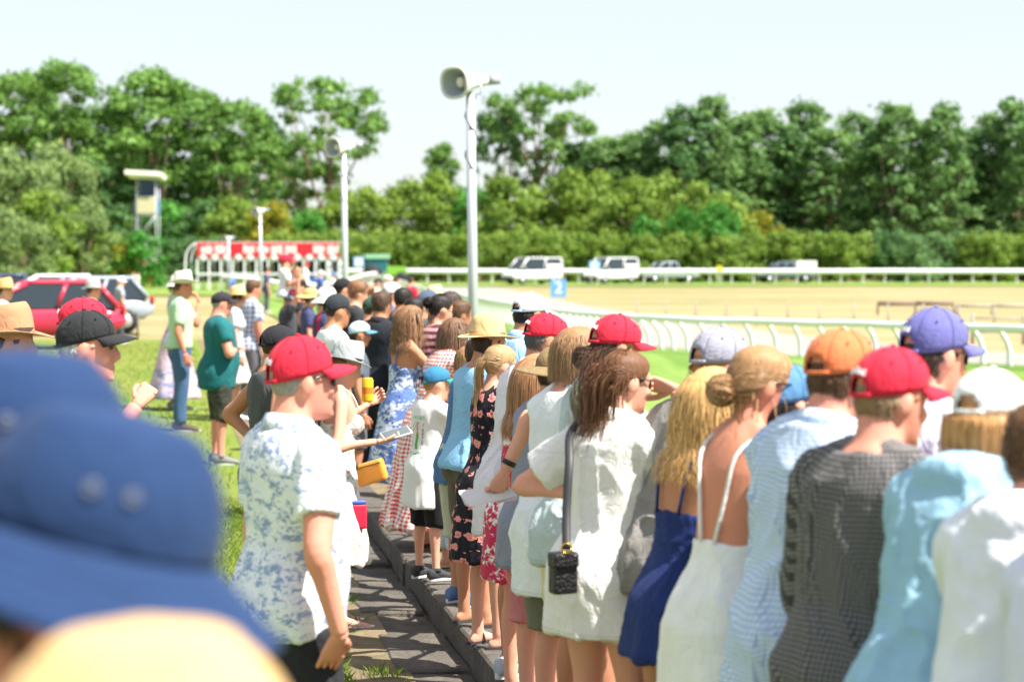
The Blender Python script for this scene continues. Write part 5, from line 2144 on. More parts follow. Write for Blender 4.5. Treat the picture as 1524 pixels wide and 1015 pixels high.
def rbox_(c, size):
    mb = MB(); mb.box(c, size)
    return new_mesh('board', mb.arr(), mb.f, False)


sign('distance_sign', 'blue board with a big white number two in the dry infield', 831, 429, 27, .88, .96, (.12, .36, .66), '2', (.82, .82, .82))
sign('small_sign', 'small blue and white sign board behind the plain white van', 885, 395, 19, .9, .7, (.15, .38, .70), None, inner=(.55, .68, .82))
sign('small_sign', 'blue and white square sign between pole and tractor', 534, 390, 19.5, .85, .85, (.06, .22, .55), None, inner=(.65, .75, .86))
sign('course_marker', 'round yellow marker on a post at the far rail', 1071, 400, 18.4, .42, .50, (.78, .60, .01))

# ------------------------------------------------------------------ fences of the infield and lawn edge
WOOD = plain('weathered_wood', (.20, .14, .11), .85, .2, var=.3)
GWOOD = plain('grey_wood', (.34, .31, .27), .85, .2, var=.3)


def fence(name, label, pts, step, h, rails, postr, railr, mat, dz=0.0):
    pts = np.array(pts, float)
    root = empty(name, (pts[0][0], pts[0][1], gzf(*pts[0])))
    tag(root, label, 'fence')
    org = np.array(root.location)
    seg = np.linalg.norm(np.diff(pts, axis=0), axis=1); cum = np.concatenate([[0], np.cumsum(seg)])
    pos = []
    for d_ in np.arange(0, cum[-1] + .01, step):
        x = np.interp(d_, cum, pts[:, 0]); y = np.interp(d_, cum, pts[:, 1])
        pos.append(np.array((x, y, gzf(x, y))) - org)
    mb = MB(); mb.tube([(0, 0, -.1), (0, 0, h)], [postr, postr * .9], 7)
    me = new_mesh('post', mb.arr(), mb.f); me.materials.append(mat)
    for p in pos:
        o = link('post', me, None, root); o.location = p; o.rotation_euler = (rnd.uniform(-.03, .03), rnd.uniform(-.03, .03), rnd.uniform(0, 6))
    for rz in rails:
        for a, b in zip(pos[:-1], pos[1:]):
            mb = MB(); mb.bar(a + np.array((0, 0, rz + rnd.uniform(-.02, .02))), b + np.array((0, 0, rz)), railr)
            obj('rail', mb, mat, root)
    return root


fence('paddock_fence', 'low dark pipe fence between lawn and dry grass at the left', [(-24, 52), (-12, 52), (-8.5, 51.6)], 1.6, .68, (.08, .64), .03, .022, plain('pipe_dark', (.10, .09, .085), .6))
fence('wire_fence', 'thin grey post fence running through the dry infield', [(5.2, 84), (12, 80), (18.5, 78), (30, 76)], 1.35, .95, (.35, .85), .035, .006, GWOOD)
fence('log_rail', 'long brown log rail on short posts in the dry infield', [(17.6, 97), (21.2, 96.7)], 1.8, .5, (.52,), .05, .11, WOOD)
fence('log_rail', 'grey log rail continuing from the brown one in the infield', [(21.4, 97), (28, 96.4)], 1.65, .42, (.42,), .05, .07, GWOOD)
fence('post_rail_fence', 'grey wooden post and rail fence at the right of the infield', [(14.4, 63), (17.5, 62), (24, 60)], 1.55, .95, (.78, .35), .06, .03, GWOOD)
# ------------------------------------------------------------------ the crowd
RED = (.60, .022, .05); BLACK = (.018, .018, .022); WHITE = (.80, .80, .80)
GREYHAIR = (.30, .27, .24); WHITEHAIR = (.62, .58, .52); BROWN = (.10, .050, .024); DKBROWN = (.045, .024, .014); BLKHAIR = (.016, .012, .011)
BLONDE = (.50, .31, .13); DBLONDE = (.28, .155, .065); AUBURN = (.30, .125, .05); GINGER = (.42, .20, .075)
MARK = dict(span=.62, t=.44, h=.085)


def sh(col, p=None, **k):
    kw = {a: k.pop(a) for a in ('c2', 'c3', 's') if a in k}
    return dict(mat=fabric(col, p, **kw), **k)


def person_in(*a, **k):
    return person(*a, **k)


# --- foreground heads, far out of focus
person('person in navy blue cotton bucket hat with drooping brim and metal eyelets, behind straw hat', (185, 572), 1620, 78, 0, skin='ruddy', hat=dict(kind='bucket', col=(.013, .036, .105)),
       hair=dict(style='short', col=DKBROWN), top=sh((.035, .06, .17), hem=.84, sleeve=.3, collar=True), bottom=dict(kind='pants', mat=fabric((.05, .05, .07)), end=.09), hp=.36)
person('person in navy blue bucket hat half hidden behind another blue bucket hat', (38, 482), 1420, 74, 0, skin='ruddy', hat=dict(kind='bucket', col=(.013, .036, .105)),
       hair=dict(style='short', col=DKBROWN), top=sh((.04, .07, .19), hem=.84, sleeve=.3), bottom=dict(kind='pants', mat=fabric((.05, .05, .07)), end=.09))
person('person in pale yellow straw sun hat standing before the blue bucket hat', (225, 840), 2150, 70, 0, sex='f', skin='fair', hat=dict(kind='wide', col=(.62, .40, .18)),
       hair=dict(style='bob', col=BLONDE, len=.10), top=sh((.75, .62, .42), hem=.84, sleeve=.3), bottom=dict(kind='pants', mat=fabric((.4, .36, .3)), end=.09))

# --- on the lawn side of the drain
NEAR = person('man in red cap and white shirt with blue leaf print, hand in pocket', (443, 500), 474, 54, 0, skin='pink', girth=1.06, belly=.035, lean=.02,
              hat=dict(kind='cap', col=RED, mark=MARK, tilt=.04), hair=dict(style='buzz', col=GREYHAIR), glasses=True, hyaw=.18, hp=-.02,
              top=sh((.80, .82, .85), 'floral', c2=(.25, .33, .54), c3=(.55, .62, .76), s=.017, hem=.85, sleeve=.36, ease=.020, sflare=.004, amp=.007, collar=True),
              bottom=dict(kind='shorts', mat=fabric((.022, .022, .026)), end=.46, ease=.016), armR='pocket', armL='down', ikR=(506, 943, 490, (.3, -.5, 0)), handR=dict(curl=.12, dw=(-.38, .55, -1)), fine=.0068)
FED = person('woman in grey felt fedora and white strappy floral dress, looking at her phone', (522, 505), 268, 76, 0, sex='f', skin='fair', lean=.07, hp=.36, girth=1.05,
             hat=dict(kind='fedora', col=(.36, .39, .39), band=(.02, .02, .025)), hair=dict(style='bun', col=DBLONDE, knot=(0, -.09, -.07), size=.028),
             top=sh((.80, .77, .72), 'floral', c2=(.45, .42, .36), c3=(.62, .25, .22), s=.05, hem=.40, z1=1.27, sleeve=0, flare=.14, pleat=9, pamp=.012, straps=True, name='dress', ease=.012),
             armR='phone', armL='phone', ikR=(562, 657, 272), ikL=(550, 600, 258), handR=dict(curl=.45, pn=(0, 0, 1)), handL=dict(curl=.8, pn=(.6, 0, .3)), shoes=('sandal', (.72, .68, .66)))
person('man in black flat-brim cap and charcoal singlet, hands on hips, behind leaf-print shirt', (414, 479), 272, 62, 0, skin='tan', lean=.03, hat=dict(kind='cap', col=BLACK, flat=True), hair=dict(style='buzz', col=DKBROWN),
       top=sh((.075, .078, .082), 'heather', hem=.82, sleeve=0, ease=.018, amp=.009), bottom=dict(kind='shorts', mat=fabric(BLACK), end=.48), armL='hips', armR='hips')
person('grey-haired man in black cap and white and blue check shirt, hand raised, facing the track', (128, 458), 400, 84, 0, skin='pink', girth=1.08, lean=.05, hat=dict(kind='cap', col=(.022, .023, .026), tilt=.10), hair=dict(style='full' if False else 'short', col=WHITEHAIR), eyes=True,
       top=sh((.78, .80, .84), 'plaid', c2=(.20, .28, .48), s=.022, hem=.80, sleeve=.36, collar=True), bottom=dict(kind='pants', mat=fabric((.10, .12, .18)), end=.09), armR='chest', armL='down', ikR=(203, 604, 390), hands=.86, handR=dict(curl=1.15, pn=(-1, .3, .2)), hp=.06, fine=.0068)
person('man in scarlet cap just behind a black-capped man in check shirt', (124, 437), 320, 80, 0, skin='fair', lean=.03, hat=dict(kind='cap', col=RED, mark=MARK), hair=dict(style='short', col=DKBROWN), top=sh((.06, .07, .16), hem=.82, sleeve=.36), bottom=dict(kind='pants', mat=fabric((.06, .07, .1)), end=.09))
person('person in tan felt hat with curled brim beside the black-capped man', (14, 448), 345, 76, 0, skin='fair', hat=dict(kind='felt', col=(.40, .22, .12), band=(.06, .04, .035)), hair=dict(style='short', col=BROWN), top=sh((.05, .06, .15), hem=.82, sleeve=.9), bottom=dict(kind='pants', mat=fabric((.1, .1, .12)), end=.09))
person('person in small straw hat and white shirt in front of the parked cars', (8, 413), 112, 80, 0, skin='fair', hat=dict(kind='straw', col=(.60, .40, .17)), hair=dict(style='short', col=BROWN), top=sh((.8, .8, .8), hem=.82, sleeve=.36), bottom=dict(kind='pants', mat=fabric((.2, .2, .24)), end=.09))
person('person in grey sun hat and pale patterned shirt near the parked cars', (139, 414), 106, 70, 0, skin='fair', hat=dict(kind='fedora', col=(.42, .43, .40)), hair=dict(style='short', col=BROWN), top=sh((.70, .72, .70), 'floral', c2=(.6, .08, .1), s=.06, hem=.82, sleeve=.36), bottom=dict(kind='pants', mat=fabric((.12, .14, .2)), end=.09))
person('small distant person in white cap and grey shirt on the dry grass', (180, 412), 62, 60, 0, skin='fair', hat=dict(kind='cap', col=WHITE), top=sh((.35, .37, .42), hem=.82, sleeve=.36), bottom=dict(kind='pants', mat=fabric((.10, .10, .14)), end=.09))
COW = person('man in pale cowboy hat, mint shirt and jeans with hand at his mouth', (273, 403), 126, 80, 0, skin='ruddy', girth=1.06, lean=.02, hat=dict(kind='cowboy', col=(.66, .63, .56), band=(.4, .36, .3)), hair=dict(style='short', col=BROWN),
             top=sh((.42, .62, .40), hem=.93, sleeve=.40, ease=.022, collar=True), bottom=dict(kind='pants', mat=fabric((.055, .115, .22), 'heather'), end=.06), armL='mouth', ikL=(296, 449, 124, (-.3, .6, -.9)), armR='down2', shoes=('sneaker', (.10, .06, .04)), handL=dict(curl=.9, dw=(-.35, -.1, 1), pw=(-1, 0, -.2)))
person('woman in white hat and long floral dress behind the man in cowboy hat', (266, 405), 110, 70, 0, sex='f', skin='fair', hat=dict(kind='bucket', col=(.78, .78, .76)), hair=dict(style='bob', col=BROWN, len=.12, n=60), top=sh((.55, .42, .50), 'floral', c2=(.22, .25, .42), c3=(.65, .30, .32), s=.06, hem=.16, sleeve=.3, flare=.26, pleat=8, name='dress'))
person('man in black cap and dark teal t-shirt with arms folded on the lawn', (330, 431), 150, 72, 0, skin='pink', girth=1.22, belly=.05, lean=.0, hat=dict(kind='cap', col=(.03, .028, .034)), hair=dict(style='short', col=GREYHAIR),
       top=sh((.012, .125, .135), hem=.76, sleeve=.36, ease=.028, amp=.009), bottom=dict(kind='shorts', mat=fabric((.035, .04, .032), 'floral', c2=(.08, .075, .05), s=.05), end=.42), armL='crossed', armR='crossed', shoes=('sneaker', (.2, .2, .2)))
person('woman in round straw hat and white top beyond the teal t-shirt', (354, 424), 118, 80, 0, sex='f', skin='fair', hat=dict(kind='straw', col=(.68, .49, .24)), hair=dict(style='bob', col=BROWN, len=.1, n=60), top=sh((.72, .74, .80), 'plaid', c2=(.5, .55, .7), s=.05, hem=.84, sleeve=.36), bottom=dict(kind='skirt', mat=fabric((.7, .66, .6)), end=.5))
person('brown-haired man in blue plaid shirt beside a straw hat', (377, 415), 116, 55, 0, skin='ruddy', hair=dict(style='short', col=BROWN), top=sh((.60, .65, .75), 'plaid', c2=(.06, .10, .24), s=.06, hem=.84, sleeve=.36), bottom=dict(kind='pants', mat=fabric((.12, .12, .14)), end=.09))
CARRY = person('adult in maroon cap lifting a child in red cap onto the shoulders', (432, 428), 112, 76, 0, skin='tan', hat=dict(kind='cap', col=(.16, .02, .045)), hair=dict(style='short', col=DKBROWN), top=sh((.06, .06, .075), hem=.84, sleeve=.3), bottom=dict(kind='pants', mat=fabric((.08, .08, .1)), end=.09), armR='up', armL='up')
person('person in black cap near the child riding on shoulders', (447, 415), 96, 70, 0, skin='fair', hat=dict(kind='cap', col=BLACK), hair=dict(style='short', col=DKBROWN), top=sh((.04, .04, .05), hem=.84, sleeve=.36), bottom=dict(kind='pants', mat=fabric((.08, .08, .1)), end=.09))
person('person in wide golden straw hat and navy top beside the maroon cap', (463, 424), 118, 80, 0, sex='f', skin='fair', hat=dict(kind='wide', col=(.64, .40, .16), band=(.3, .05, .07)), hair=dict(style='bob', col=BROWN, len=.1, n=60), top=sh((.05, .06, .14), hem=.84, sleeve=.36), bottom=dict(kind='skirt', mat=fabric((.1, .1, .14)), end=.5))
person('man in off-white bucket hat and navy jersey with maroon bands', (487, 424), 142, 75, 0, skin='fair', hat=dict(kind='bucket', col=(.72, .73, .74)), hair=dict(style='short', col=BROWN), top=sh((.03, .045, .12), 'stripe', c2=(.42, .015, .07), s=.14, hem=.84, sleeve=.36), bottom=dict(kind='pants', mat=fabric((.08, .08, .1)), end=.09))
person('dark-haired man in black mesh-back cap and white t-shirt behind the grey fedora', (502, 436), 192, 62, 0, skin='tan', lean=.03, hat=dict(kind='cap', col=(.028, .034, .040), flat=True, tilt=.08), hair=dict(style='buzz', col=DKBROWN), eyes=True, top=sh((.78, .79, .82), hem=.84, sleeve=.34), bottom=dict(kind='shorts', mat=fabric((.10, .11, .14)), end=.48))
person('person in plain black cap beside the curly-haired man in sunglasses', (510, 412), 128, 60, 0, skin='fair', hat=dict(kind='cap', col=BLACK, back=False), hair=dict(style='short', col=DKBROWN), top=sh((.05, .05, .06), hem=.84, sleeve=.36), bottom=dict(kind='pants', mat=fabric((.08, .08, .1)), end=.09))
person('curly brown-haired man in dark sunglasses and black t-shirt', (533, 417), 142, 72, 0, skin='fair', hair=dict(style='curly', col=(.20, .095, .045)), glasses=True, top=sh((.03, .032, .036), hem=.84, sleeve=.36), bottom=dict(kind='pants', mat=fabric((.08, .08, .1)), end=.09))
person('person in pale blue trucker cap worn low beside the white t-shirt', (535, 476), 178, 80, 0, skin='tan', hat=dict(kind='cap', col=(.52, .66, .74), visor=(.10, .22, .30)), hair=dict(style='short', col=DKBROWN), top=sh((.10, .12, .16), hem=.84, sleeve=.36), bottom=dict(kind='shorts', mat=fabric((.12, .12, .14)), end=.5))
person('man with short brown hair in black shirt between fedora and wavy-haired woman', (568, 432), 172, 30, 0, skin='tan', hair=dict(style='short', col=(.075, .04, .024)), top=sh((.020, .024, .032), hem=.84, sleeve=.9, collar=True), bottom=dict(kind='pants', mat=fabric((.02, .022, .03)), end=.09))
person('black-haired person behind the wavy-haired woman in blue dress', (600, 427), 150, 40, 0, skin='tan', hair=dict(style='short', col=BLKHAIR), top=sh((.03, .03, .04), hem=.84, sleeve=.4), bottom=dict(kind='pants', mat=fabric((.06, .06, .08)), end=.09))
person('person in slate blue cap without visible logo behind the dark bun', (637, 431), 164, 55, 0, skin='tan', hat=dict(kind='cap', col=(.075, .10, .15), back=False), hair=dict(style='short', col=DKBROWN), top=sh((.08, .09, .12), hem=.84, sleeve=.4), bottom=dict(kind='pants', mat=fabric((.06, .06, .08)), end=.09))
person('man with dark curly hair beside the nearest loudspeaker pole', (671, 434), 165, 55, 0, skin='fair', hair=dict(style='curly', col=(.05, .034, .026)), top=sh((.30, .32, .36), hem=.84, sleeve=.36), bottom=dict(kind='pants', mat=fabric((.1, .1, .12)), end=.09))

# --- lined up along the kerb, far to near
person('woman with long wavy brown hair in blue and white patterned strappy dress', (612, 454), 208, 62, KERB, sex='f', skin='tan', lean=.10, hair=dict(style='long', col=(.22, .115, .055), len=.30, wave=.014, wl=.09, n=320),
       top=sh((.10, .17, .42), 'floral', c2=(.60, .66, .76), c3=(.04, .06, .2), s=.05, hem=.35, z1=1.26, sleeve=0, flare=.22, pleat=8, straps=True, name='dress'), armR='fence', armL='fence', shoes=('sandal', (.08, .06, .05)))
person('dark-haired woman with messy bun and red sunglasses, pink and black top', (657, 437), 204, 62, KERB, sex='f', skin='fair', lean=.16, hair=dict(style='bun', col=BLKHAIR, knot=(0, -.10, .045), size=.040, wisps=40), glasses=True,
       top=sh((.10, .03, .05), 'hstripe', c2=(.55, .30, .32), s=.05, hem=.70, sleeve=.2), bottom=dict(kind='skirt', mat=fabric((.05, .05, .06)), end=.45, flare=.2), armR='rest', armL='rest', shoes=('sandal', (.05, .04, .04)))
GING = person('woman with long brown hair and sunglasses in red and white gingham dress', (680, 473), 226, 60, KERB, sex='f', skin='fair', lean=0.42, hair=dict(style='long', col=(.15, .08, .045), len=.24, wave=.006, n=260), glasses=True,
              top=sh((.62, .045, .035), 'gingham', c2=(.82, .80, .78), s=.030, hem=.16, sleeve=.45, ease=.02, flare=.21, pleat=10, pamp=.016, name='dress'), armR='rest', armL='rest', shoes=('sandal', (.05, .045, .04)))
person('person in light blue checked trousers standing between gingham dress and boy', (700, 515), 243, 60, KERB, sex='f', skin='fair', lean=.30, hair=dict(style='bob', col=DBLONDE, len=.10), top=sh((.45, .03, .10), 'plaid', c2=(.75, .5, .55), s=.06, hem=.66, sleeve=.3), bottom=dict(kind='pants', mat=fabric((.40, .52, .66), 'check', c2=(.75, .78, .8), s=.02), end=.12, flare=.05), armR='rest', armL='rest', shoes=('sandal', (.6, .5, .42)))
BOY = person('boy in blue and white cap, white t-shirt with bottle print and black shorts', (650, 542), 252, 52, KERB, skin='fair', lean=.14, girth=.94, heads=1.16, hp=.12, hyaw=.25, hat=dict(kind='cap', col=(.035, .17, .32), visor=(.04, .22, .20), tilt=.08), hair=dict(style='buzz', col=DBLONDE),
             top=sh((.78, .80, .80), hem=.60, sleeve=.40, ease=.032, sflare=.02, amp=.008), bottom=dict(kind='shorts', mat=fabric((.012, .012, .014)), end=.42, ease=.026), armR='rest', armL='rest', shoes=('sneaker', (.05, .05, .055)))
person('man bending forward in sky blue t-shirt, tan straw hat and brown shorts', (728, 465), 288, 60, KERB, skin='tan', lean=0.15, hat=dict(kind='panama', col=(.62, .44, .22), band=(.45, .12, .05)), hair=dict(style='short', col=DKBROWN),
       top=sh((.25, .50, .74), hem=.90, sleeve=.40, ease=.018, amp=.009), bottom=dict(kind='shorts', mat=fabric((.12, .095, .065)), end=.46), armR='rest', armL='rest', shoes=('thong', (.05, .05, .05)), footang=.2)
person('person in pale khaki shorts and blue top behind the man in brown shorts', (716, 500), 272, 60, KERB, skin='tan', lean=.2, hair=dict(style='short', col=DKBROWN), top=sh((.06, .16, .32), hem=.80, sleeve=.4), bottom=dict(kind='shorts', mat=fabric((.42, .46, .34)), end=.40, ease=.026), armR='rest', armL='rest', shoes=('sneaker', (.10, .18, .35)))
person('woman with blonde ponytail in black dress with large pink flowers', (745, 512), 305, 60, KERB, sex='f', skin='fair', lean=0.11, hair=dict(style='pony', col=(.40, .25, .12), knot=(0, -.12, .02), len=.24, side=0), top=sh((.012, .011, .018), 'flowers', c2=(.78, .28, .25), c3=(.5, .06, .06), s=.085, hem=.50, sleeve=.1, flare=.10, name='dress'), armR='rest', armL='rest', shoes=('sandal', (.04, .04, .05)))
person('man in white and blue cap and light blue shirt at the rail', (790, 431), 272, 52, KERB, skin='tan', lean=.20, hat=dict(kind='cap', col=(.78, .80, .83), visor=(.42, .58, .76), tilt=.0), hair=dict(style='short', col=BLKHAIR), top=sh((.34, .55, .78), hem=.84, sleeve=.42, collar=True), bottom=dict(kind='shorts', mat=fabric((.2, .22, .26)), end=.48), armR='rest', armL='rest')
WLIN = person('man in red cap and long loose white linen shirt leaning on the rail', (816, 462), 332, 58, KERB, skin='tan', lean=0.25, hp=.22, hyaw=.2, hat=dict(kind='cap', col=RED, mark=MARK, tilt=.0), hair=dict(style='short', col=(.09, .08, .075)),
              top=sh((.76, .72, .78), 'linen', hem=.70, sleeve=.80, ease=.030, sflare=.02, flare=.06, amp=.013, collar=True), bottom=dict(kind='shorts', mat=fabric((.32, .20, .12)), end=.56), armR='rest', armL='rest', shoes=('sneaker', (.42, .46, .50)))
person('woman with straight auburn hair in crimson and white floral dress', (804, 526), 345, 62, KERB, sex='f', skin='fair', lean=0.16, hair=dict(style='long', col=(.42, .21, .10), len=.34, wave=.002, n=360), top=sh((.58, .03, .09), 'floral', c2=(.82, .78, .78), s=.045, hem=.60, sleeve=.18, flare=.05, name='dress'), armR='rest', armL='rest', shoes=('sandal', (.28, .15, .08)))
PINK = person('person in khaki wide hat, grey t-shirt and dusty pink shorts holding a race card', (832, 503), 362, 58, KERB, skin='fair', lean=0.16, hat=dict(kind='wide', col=(.23, .16, .075)), hair=dict(style='short', col=DKBROWN),
              top=sh((.25, .26, .33), 'heather', hem=.72, sleeve=.40, ease=.026, amp=.009), bottom=dict(kind='shorts', mat=fabric((.58, .20, .21)), end=.43, ease=.026), armR='down', ikR=(752, 700, 378, (.3, -1, -.1)), armL='rest', handR=dict(curl=.6), shoes=('sneaker', (.55, .58, .66)), footang=.2)
person('person with brown bob, loose white t-shirt and olive shorts at the rail', (864, 486), 388, 58, KERB, skin='fair', lean=0.13, hair=dict(style='bob', col=(.30, .17, .08), len=.115, wave=.004, n=380),
       top=sh((.78, .80, .82), hem=.66, sleeve=.42, ease=.030, amp=.010), bottom=dict(kind='shorts', mat=fabric((.17, .17, .12)), end=.48, ease=.024), armR='rest', armL='rest', shoes=('sneaker', (.3, .3, .3)))
GREEN = person('woman in red cap with dark curly bun, grey linen blouse and cream shorts', (918, 466), 402, 58, KERB, sex='f', skin='tan', lean=.24, hat=dict(kind='cap', col=RED, mark=MARK, tilt=-.04), hair=dict(style='bun', col=(.06, .030, .016), knot=(0, -.105, -.055), size=.046, wisps=30), hyaw=.15,
               top=sh((.48, .56, .56), 'linen', hem=.80, sleeve=.22, ease=.026, amp=.012, vert=2.0), bottom=dict(kind='shorts', mat=fabric((.72, .62, .34)), end=.64, ease=.02), armR='fence', armL='rest', shoes=('sneaker', (.3, .3, .3)))
LADY = person('woman with clipped brown hair in white linen shirt dress, black bag on her shoulder', (932, 519), 440, 44, KERB, sex='f', skin='fair', lean=.16, hyaw=.30, hp=.12, girth=1.10, hair=dict(style='pony', col=(.15, .066, .030), len=.235, wave=.005, n=560, spread=.34, knot=(0, -.118, .035)), glasses=True,
              top=sh((.80, .78, .74), 'linen', hem=.70, sleeve=.40, ease=.030, sflare=.030, flare=.03, amp=.011, collar=True, name='shirt_dress'), armL='down', ikL=(872, 738, 438, (-1, -.5, -.6)), armR='fence', shoes=('sandal', (.3, .2, .12)))
person('man in faded grey cap and taupe linen shirt pointing over the track', (1074, 487), 446, 56, KERB, skin='fair', lean=0.34, hat=dict(kind='cap', col=(.30, .30, .37), tilt=.05), hair=dict(style='bun', col=GINGER, knot=(0, -.10, .02), size=.03),
       top=sh((.235, .222, .205), 'linen', hem=.84, sleeve=.85, ease=.034, amp=.013), bottom=dict(kind='pants', mat=fabric((.014, .014, .017)), end=.09), armL='down', ikL=(1006, 580, 425, (-.3, .6, -.4)), armR='rest', handL=dict(point=True, dw=(-1, .2, .25), pw=(0, -.6, -.6)))
person('woman with long curly blonde hair in short royal blue dress', (1066, 546), 486, 54, KERB, sex='f', skin='tan', lean=0.24, hair=dict(style='long', col=(.62, .37, .14), len=.30, wave=.016, wl=.06, n=420),
       top=sh((.014, .030, .135), hem=.76, z1=1.24, sleeve=0, flare=.16, pleat=7, pamp=.008, amp=.005, straps=True, name='dress', ease=.010, hipease=.004), armR='fence', armL='rest', shoes=('sandal', (.1, .08, .06)))
person('woman with blonde hair tied up, gold earrings and backless white dress with string straps', (1136, 512), 524, 54, KERB, sex='f', skin='ruddy', lean=0.22, hyaw=.3, hair=dict(style='bun', col=(.34, .19, .085), knot=(0, -.11, -.03), size=.046, wisps=30), glasses=True,
       top=sh((.80, .79, .77), hem=.14, z1=1.15, sleeve=0, flare=.06, pleat=9, pamp=.012, straps='tie', name='dress', ease=.010), armR='fence', armL='rest')
person('person in washed denim blue cap and long mid-blue dress at the rail', (1172, 540), 520, 54, KERB, sex='f', skin='fair', lean=0.26, hat=dict(kind='cap', col=(.085, .21, .38), tilt=.1), hair=dict(style='bun', col=BLKHAIR, knot=(0, -.10, -.06), size=.03), top=sh((.04, .11, .26), hem=.42, sleeve=.85, flare=.10, ease=.03, name='dress'), armR='rest', armL='rest')
person('man in rust orange cap and long pale blue checked shirt leaning forward', (1254, 484), 562, 50, KERB, skin='pink', lean=0.24, hat=dict(kind='cap', col=(.62, .17, .065), tilt=.08), hair=dict(style='short', col=BROWN),
       top=sh((.62, .71, .84), 'check', c2=(.22, .34, .60), s=.013, hem=.62, sleeve=.92, ease=.034, sflare=.012, amp=.013, collar=True), bottom=dict(kind='pants', mat=fabric((.10, .11, .14)), end=.09), armR='fence', armL='rest')
person('man in blue and white striped shirt and navy trousers behind the grey waffle shirt', (1312, 556), 530, 52, KERB, skin='fair', lean=0.34, hair=dict(style='short', col=DKBROWN), top=sh((.13, .22, .52), 'stripe', c2=(.62, .68, .82), c3=(.7, .75, .85), s=.022, hem=.78, sleeve=.85, ease=.03, collar=True), bottom=dict(kind='pants', mat=fabric((.014, .022, .055)), end=.09), armR='fence', armL='down')
person('man in red cap and charcoal waffle-knit shirt at the rail', (1330, 514), 602, 50, KERB, skin='pink', lean=0.2, hyaw=.25, girth=1.08, hat=dict(kind='cap', col=RED, mark=MARK, tilt=.08), hair=dict(style='short', col=(.30, .19, .10)),
       top=sh((.24, .225, .215), 'waffle', c2=(.055, .055, .058), s=.013, hem=.74, sleeve=.85, ease=.032, amp=.008), bottom=dict(kind='pants', mat=fabric((.03, .03, .04)), end=.09), armR='fence', armL='down')
person('man in faded purple cap and pale print shirt beyond the red-capped man', (1393, 459), 508, 56, KERB, skin='pink', lean=0.15, hyaw=.1, hat=dict(kind='cap', col=(.125, .125, .335), tilt=.06, mark=dict(span=.34, t=.44, h=.08)), hair=dict(style='short', col=DKBROWN), glasses=True, top=sh((.76, .77, .80), 'floral', c2=(.45, .46, .6), s=.025, hem=.82, sleeve=.4, collar=True), bottom=dict(kind='shorts', mat=fabric((.1, .1, .14)), end=.5), armR='rest', armL='rest')
person('person in white cap with ginger bob and sky blue sweatshirt leaning forward', (1478, 540), 645, 46, KERB, sex='f', skin='fair', lean=0.37, girth=1.12, hat=dict(kind='cap', col=(.82, .82, .81), tilt=.06), hair=dict(style='bob', col=(.52, .27, .10), len=.10, wave=.002, n=420), top=sh((.30, .50, .64), hem=.42, sleeve=.92, ease=.040, sflare=.01, flare=.10, amp=.012, hood=True, name='dress'), armR='rest', armL='fence')
person('person in mauve top next to the ginger bob', (1556, 570), 640, 46, KERB, sex='f', skin='fair', lean=.30, hair=dict(style='short', col=DKBROWN), top=sh((.24, .095, .115), hem=.82, sleeve=.92, ease=.04), bottom=dict(kind='pants', mat=fabric((.06, .06, .08)), end=.09), armR='rest', armL='down')
person('person with curly brown hair in white hooded sweatshirt', (1560, 596), 705, 44, KERB, sex='f', skin='fair', lean=0.32, girth=1.08, hair=dict(style='curly', col=(.13, .065, .03)), top=sh((.74, .76, .82), hem=.55, sleeve=.92, ease=.040, amp=.011, flare=.06, hood=True), bottom=dict(kind='pants', mat=fabric((.5, .5, .55)), end=.09), armR='rest', armL='fence')
person('person in lavender white shirt beside the white hooded sweatshirt', (1662, 640), 770, 44, KERB, sex='f', skin='fair', lean=0.32, hair=dict(style='bob', col=BROWN, len=.1), top=sh((.66, .68, .80), hem=.55, sleeve=.92, ease=.040, flare=.06), bottom=dict(kind='pants', mat=fabric((.5, .5, .55)), end=.09), armR='rest', armL='fence')

for (x, y, u, yw_, lab, hr_, ht_, c) in (
        (556, 440, 158, 60, 'person in dark green cap behind the man in black shirt', DKBROWN, (.03, .08, .05), (.2, .22, .2)),
        (618, 442, 176, 58, 'dark-haired person in charcoal shirt beside the messy bun', BLKHAIR, None, (.05, .05, .06)),
        (648, 424, 140, 50, 'person in cream straw hat behind the slate blue cap', BROWN, 'straw', (.6, .62, .65)),
        (686, 446, 190, 58, 'brown-haired person in white shirt at the foot of the nearest pole', BROWN, None, (.76, .76, .78)),
        (584, 420, 128, 60, 'person in white cap behind the black-haired person', BROWN, (.75, .75, .76), (.12, .14, .2)),
        (548, 424, 120, 70, 'person with auburn hair behind the curly-haired man', AUBURN, None, (.5, .5, .54))):
    person(lab, (x, y), u, yw_, KERB if x > 600 else 0, skin=rnd.choice(('fair', 'tan', 'pink')), lean=.1, hat=None if ht_ is None else (dict(kind='straw', col=(.66, .52, .30)) if ht_ == 'straw' else dict(kind='cap', col=ht_)), hair=dict(style='short', col=hr_),
           top=dict(mat=fabric(c), hem=.84, sleeve=.4), bottom=dict(kind='pants', mat=fabric((.09, .10, .13)), end=.09))

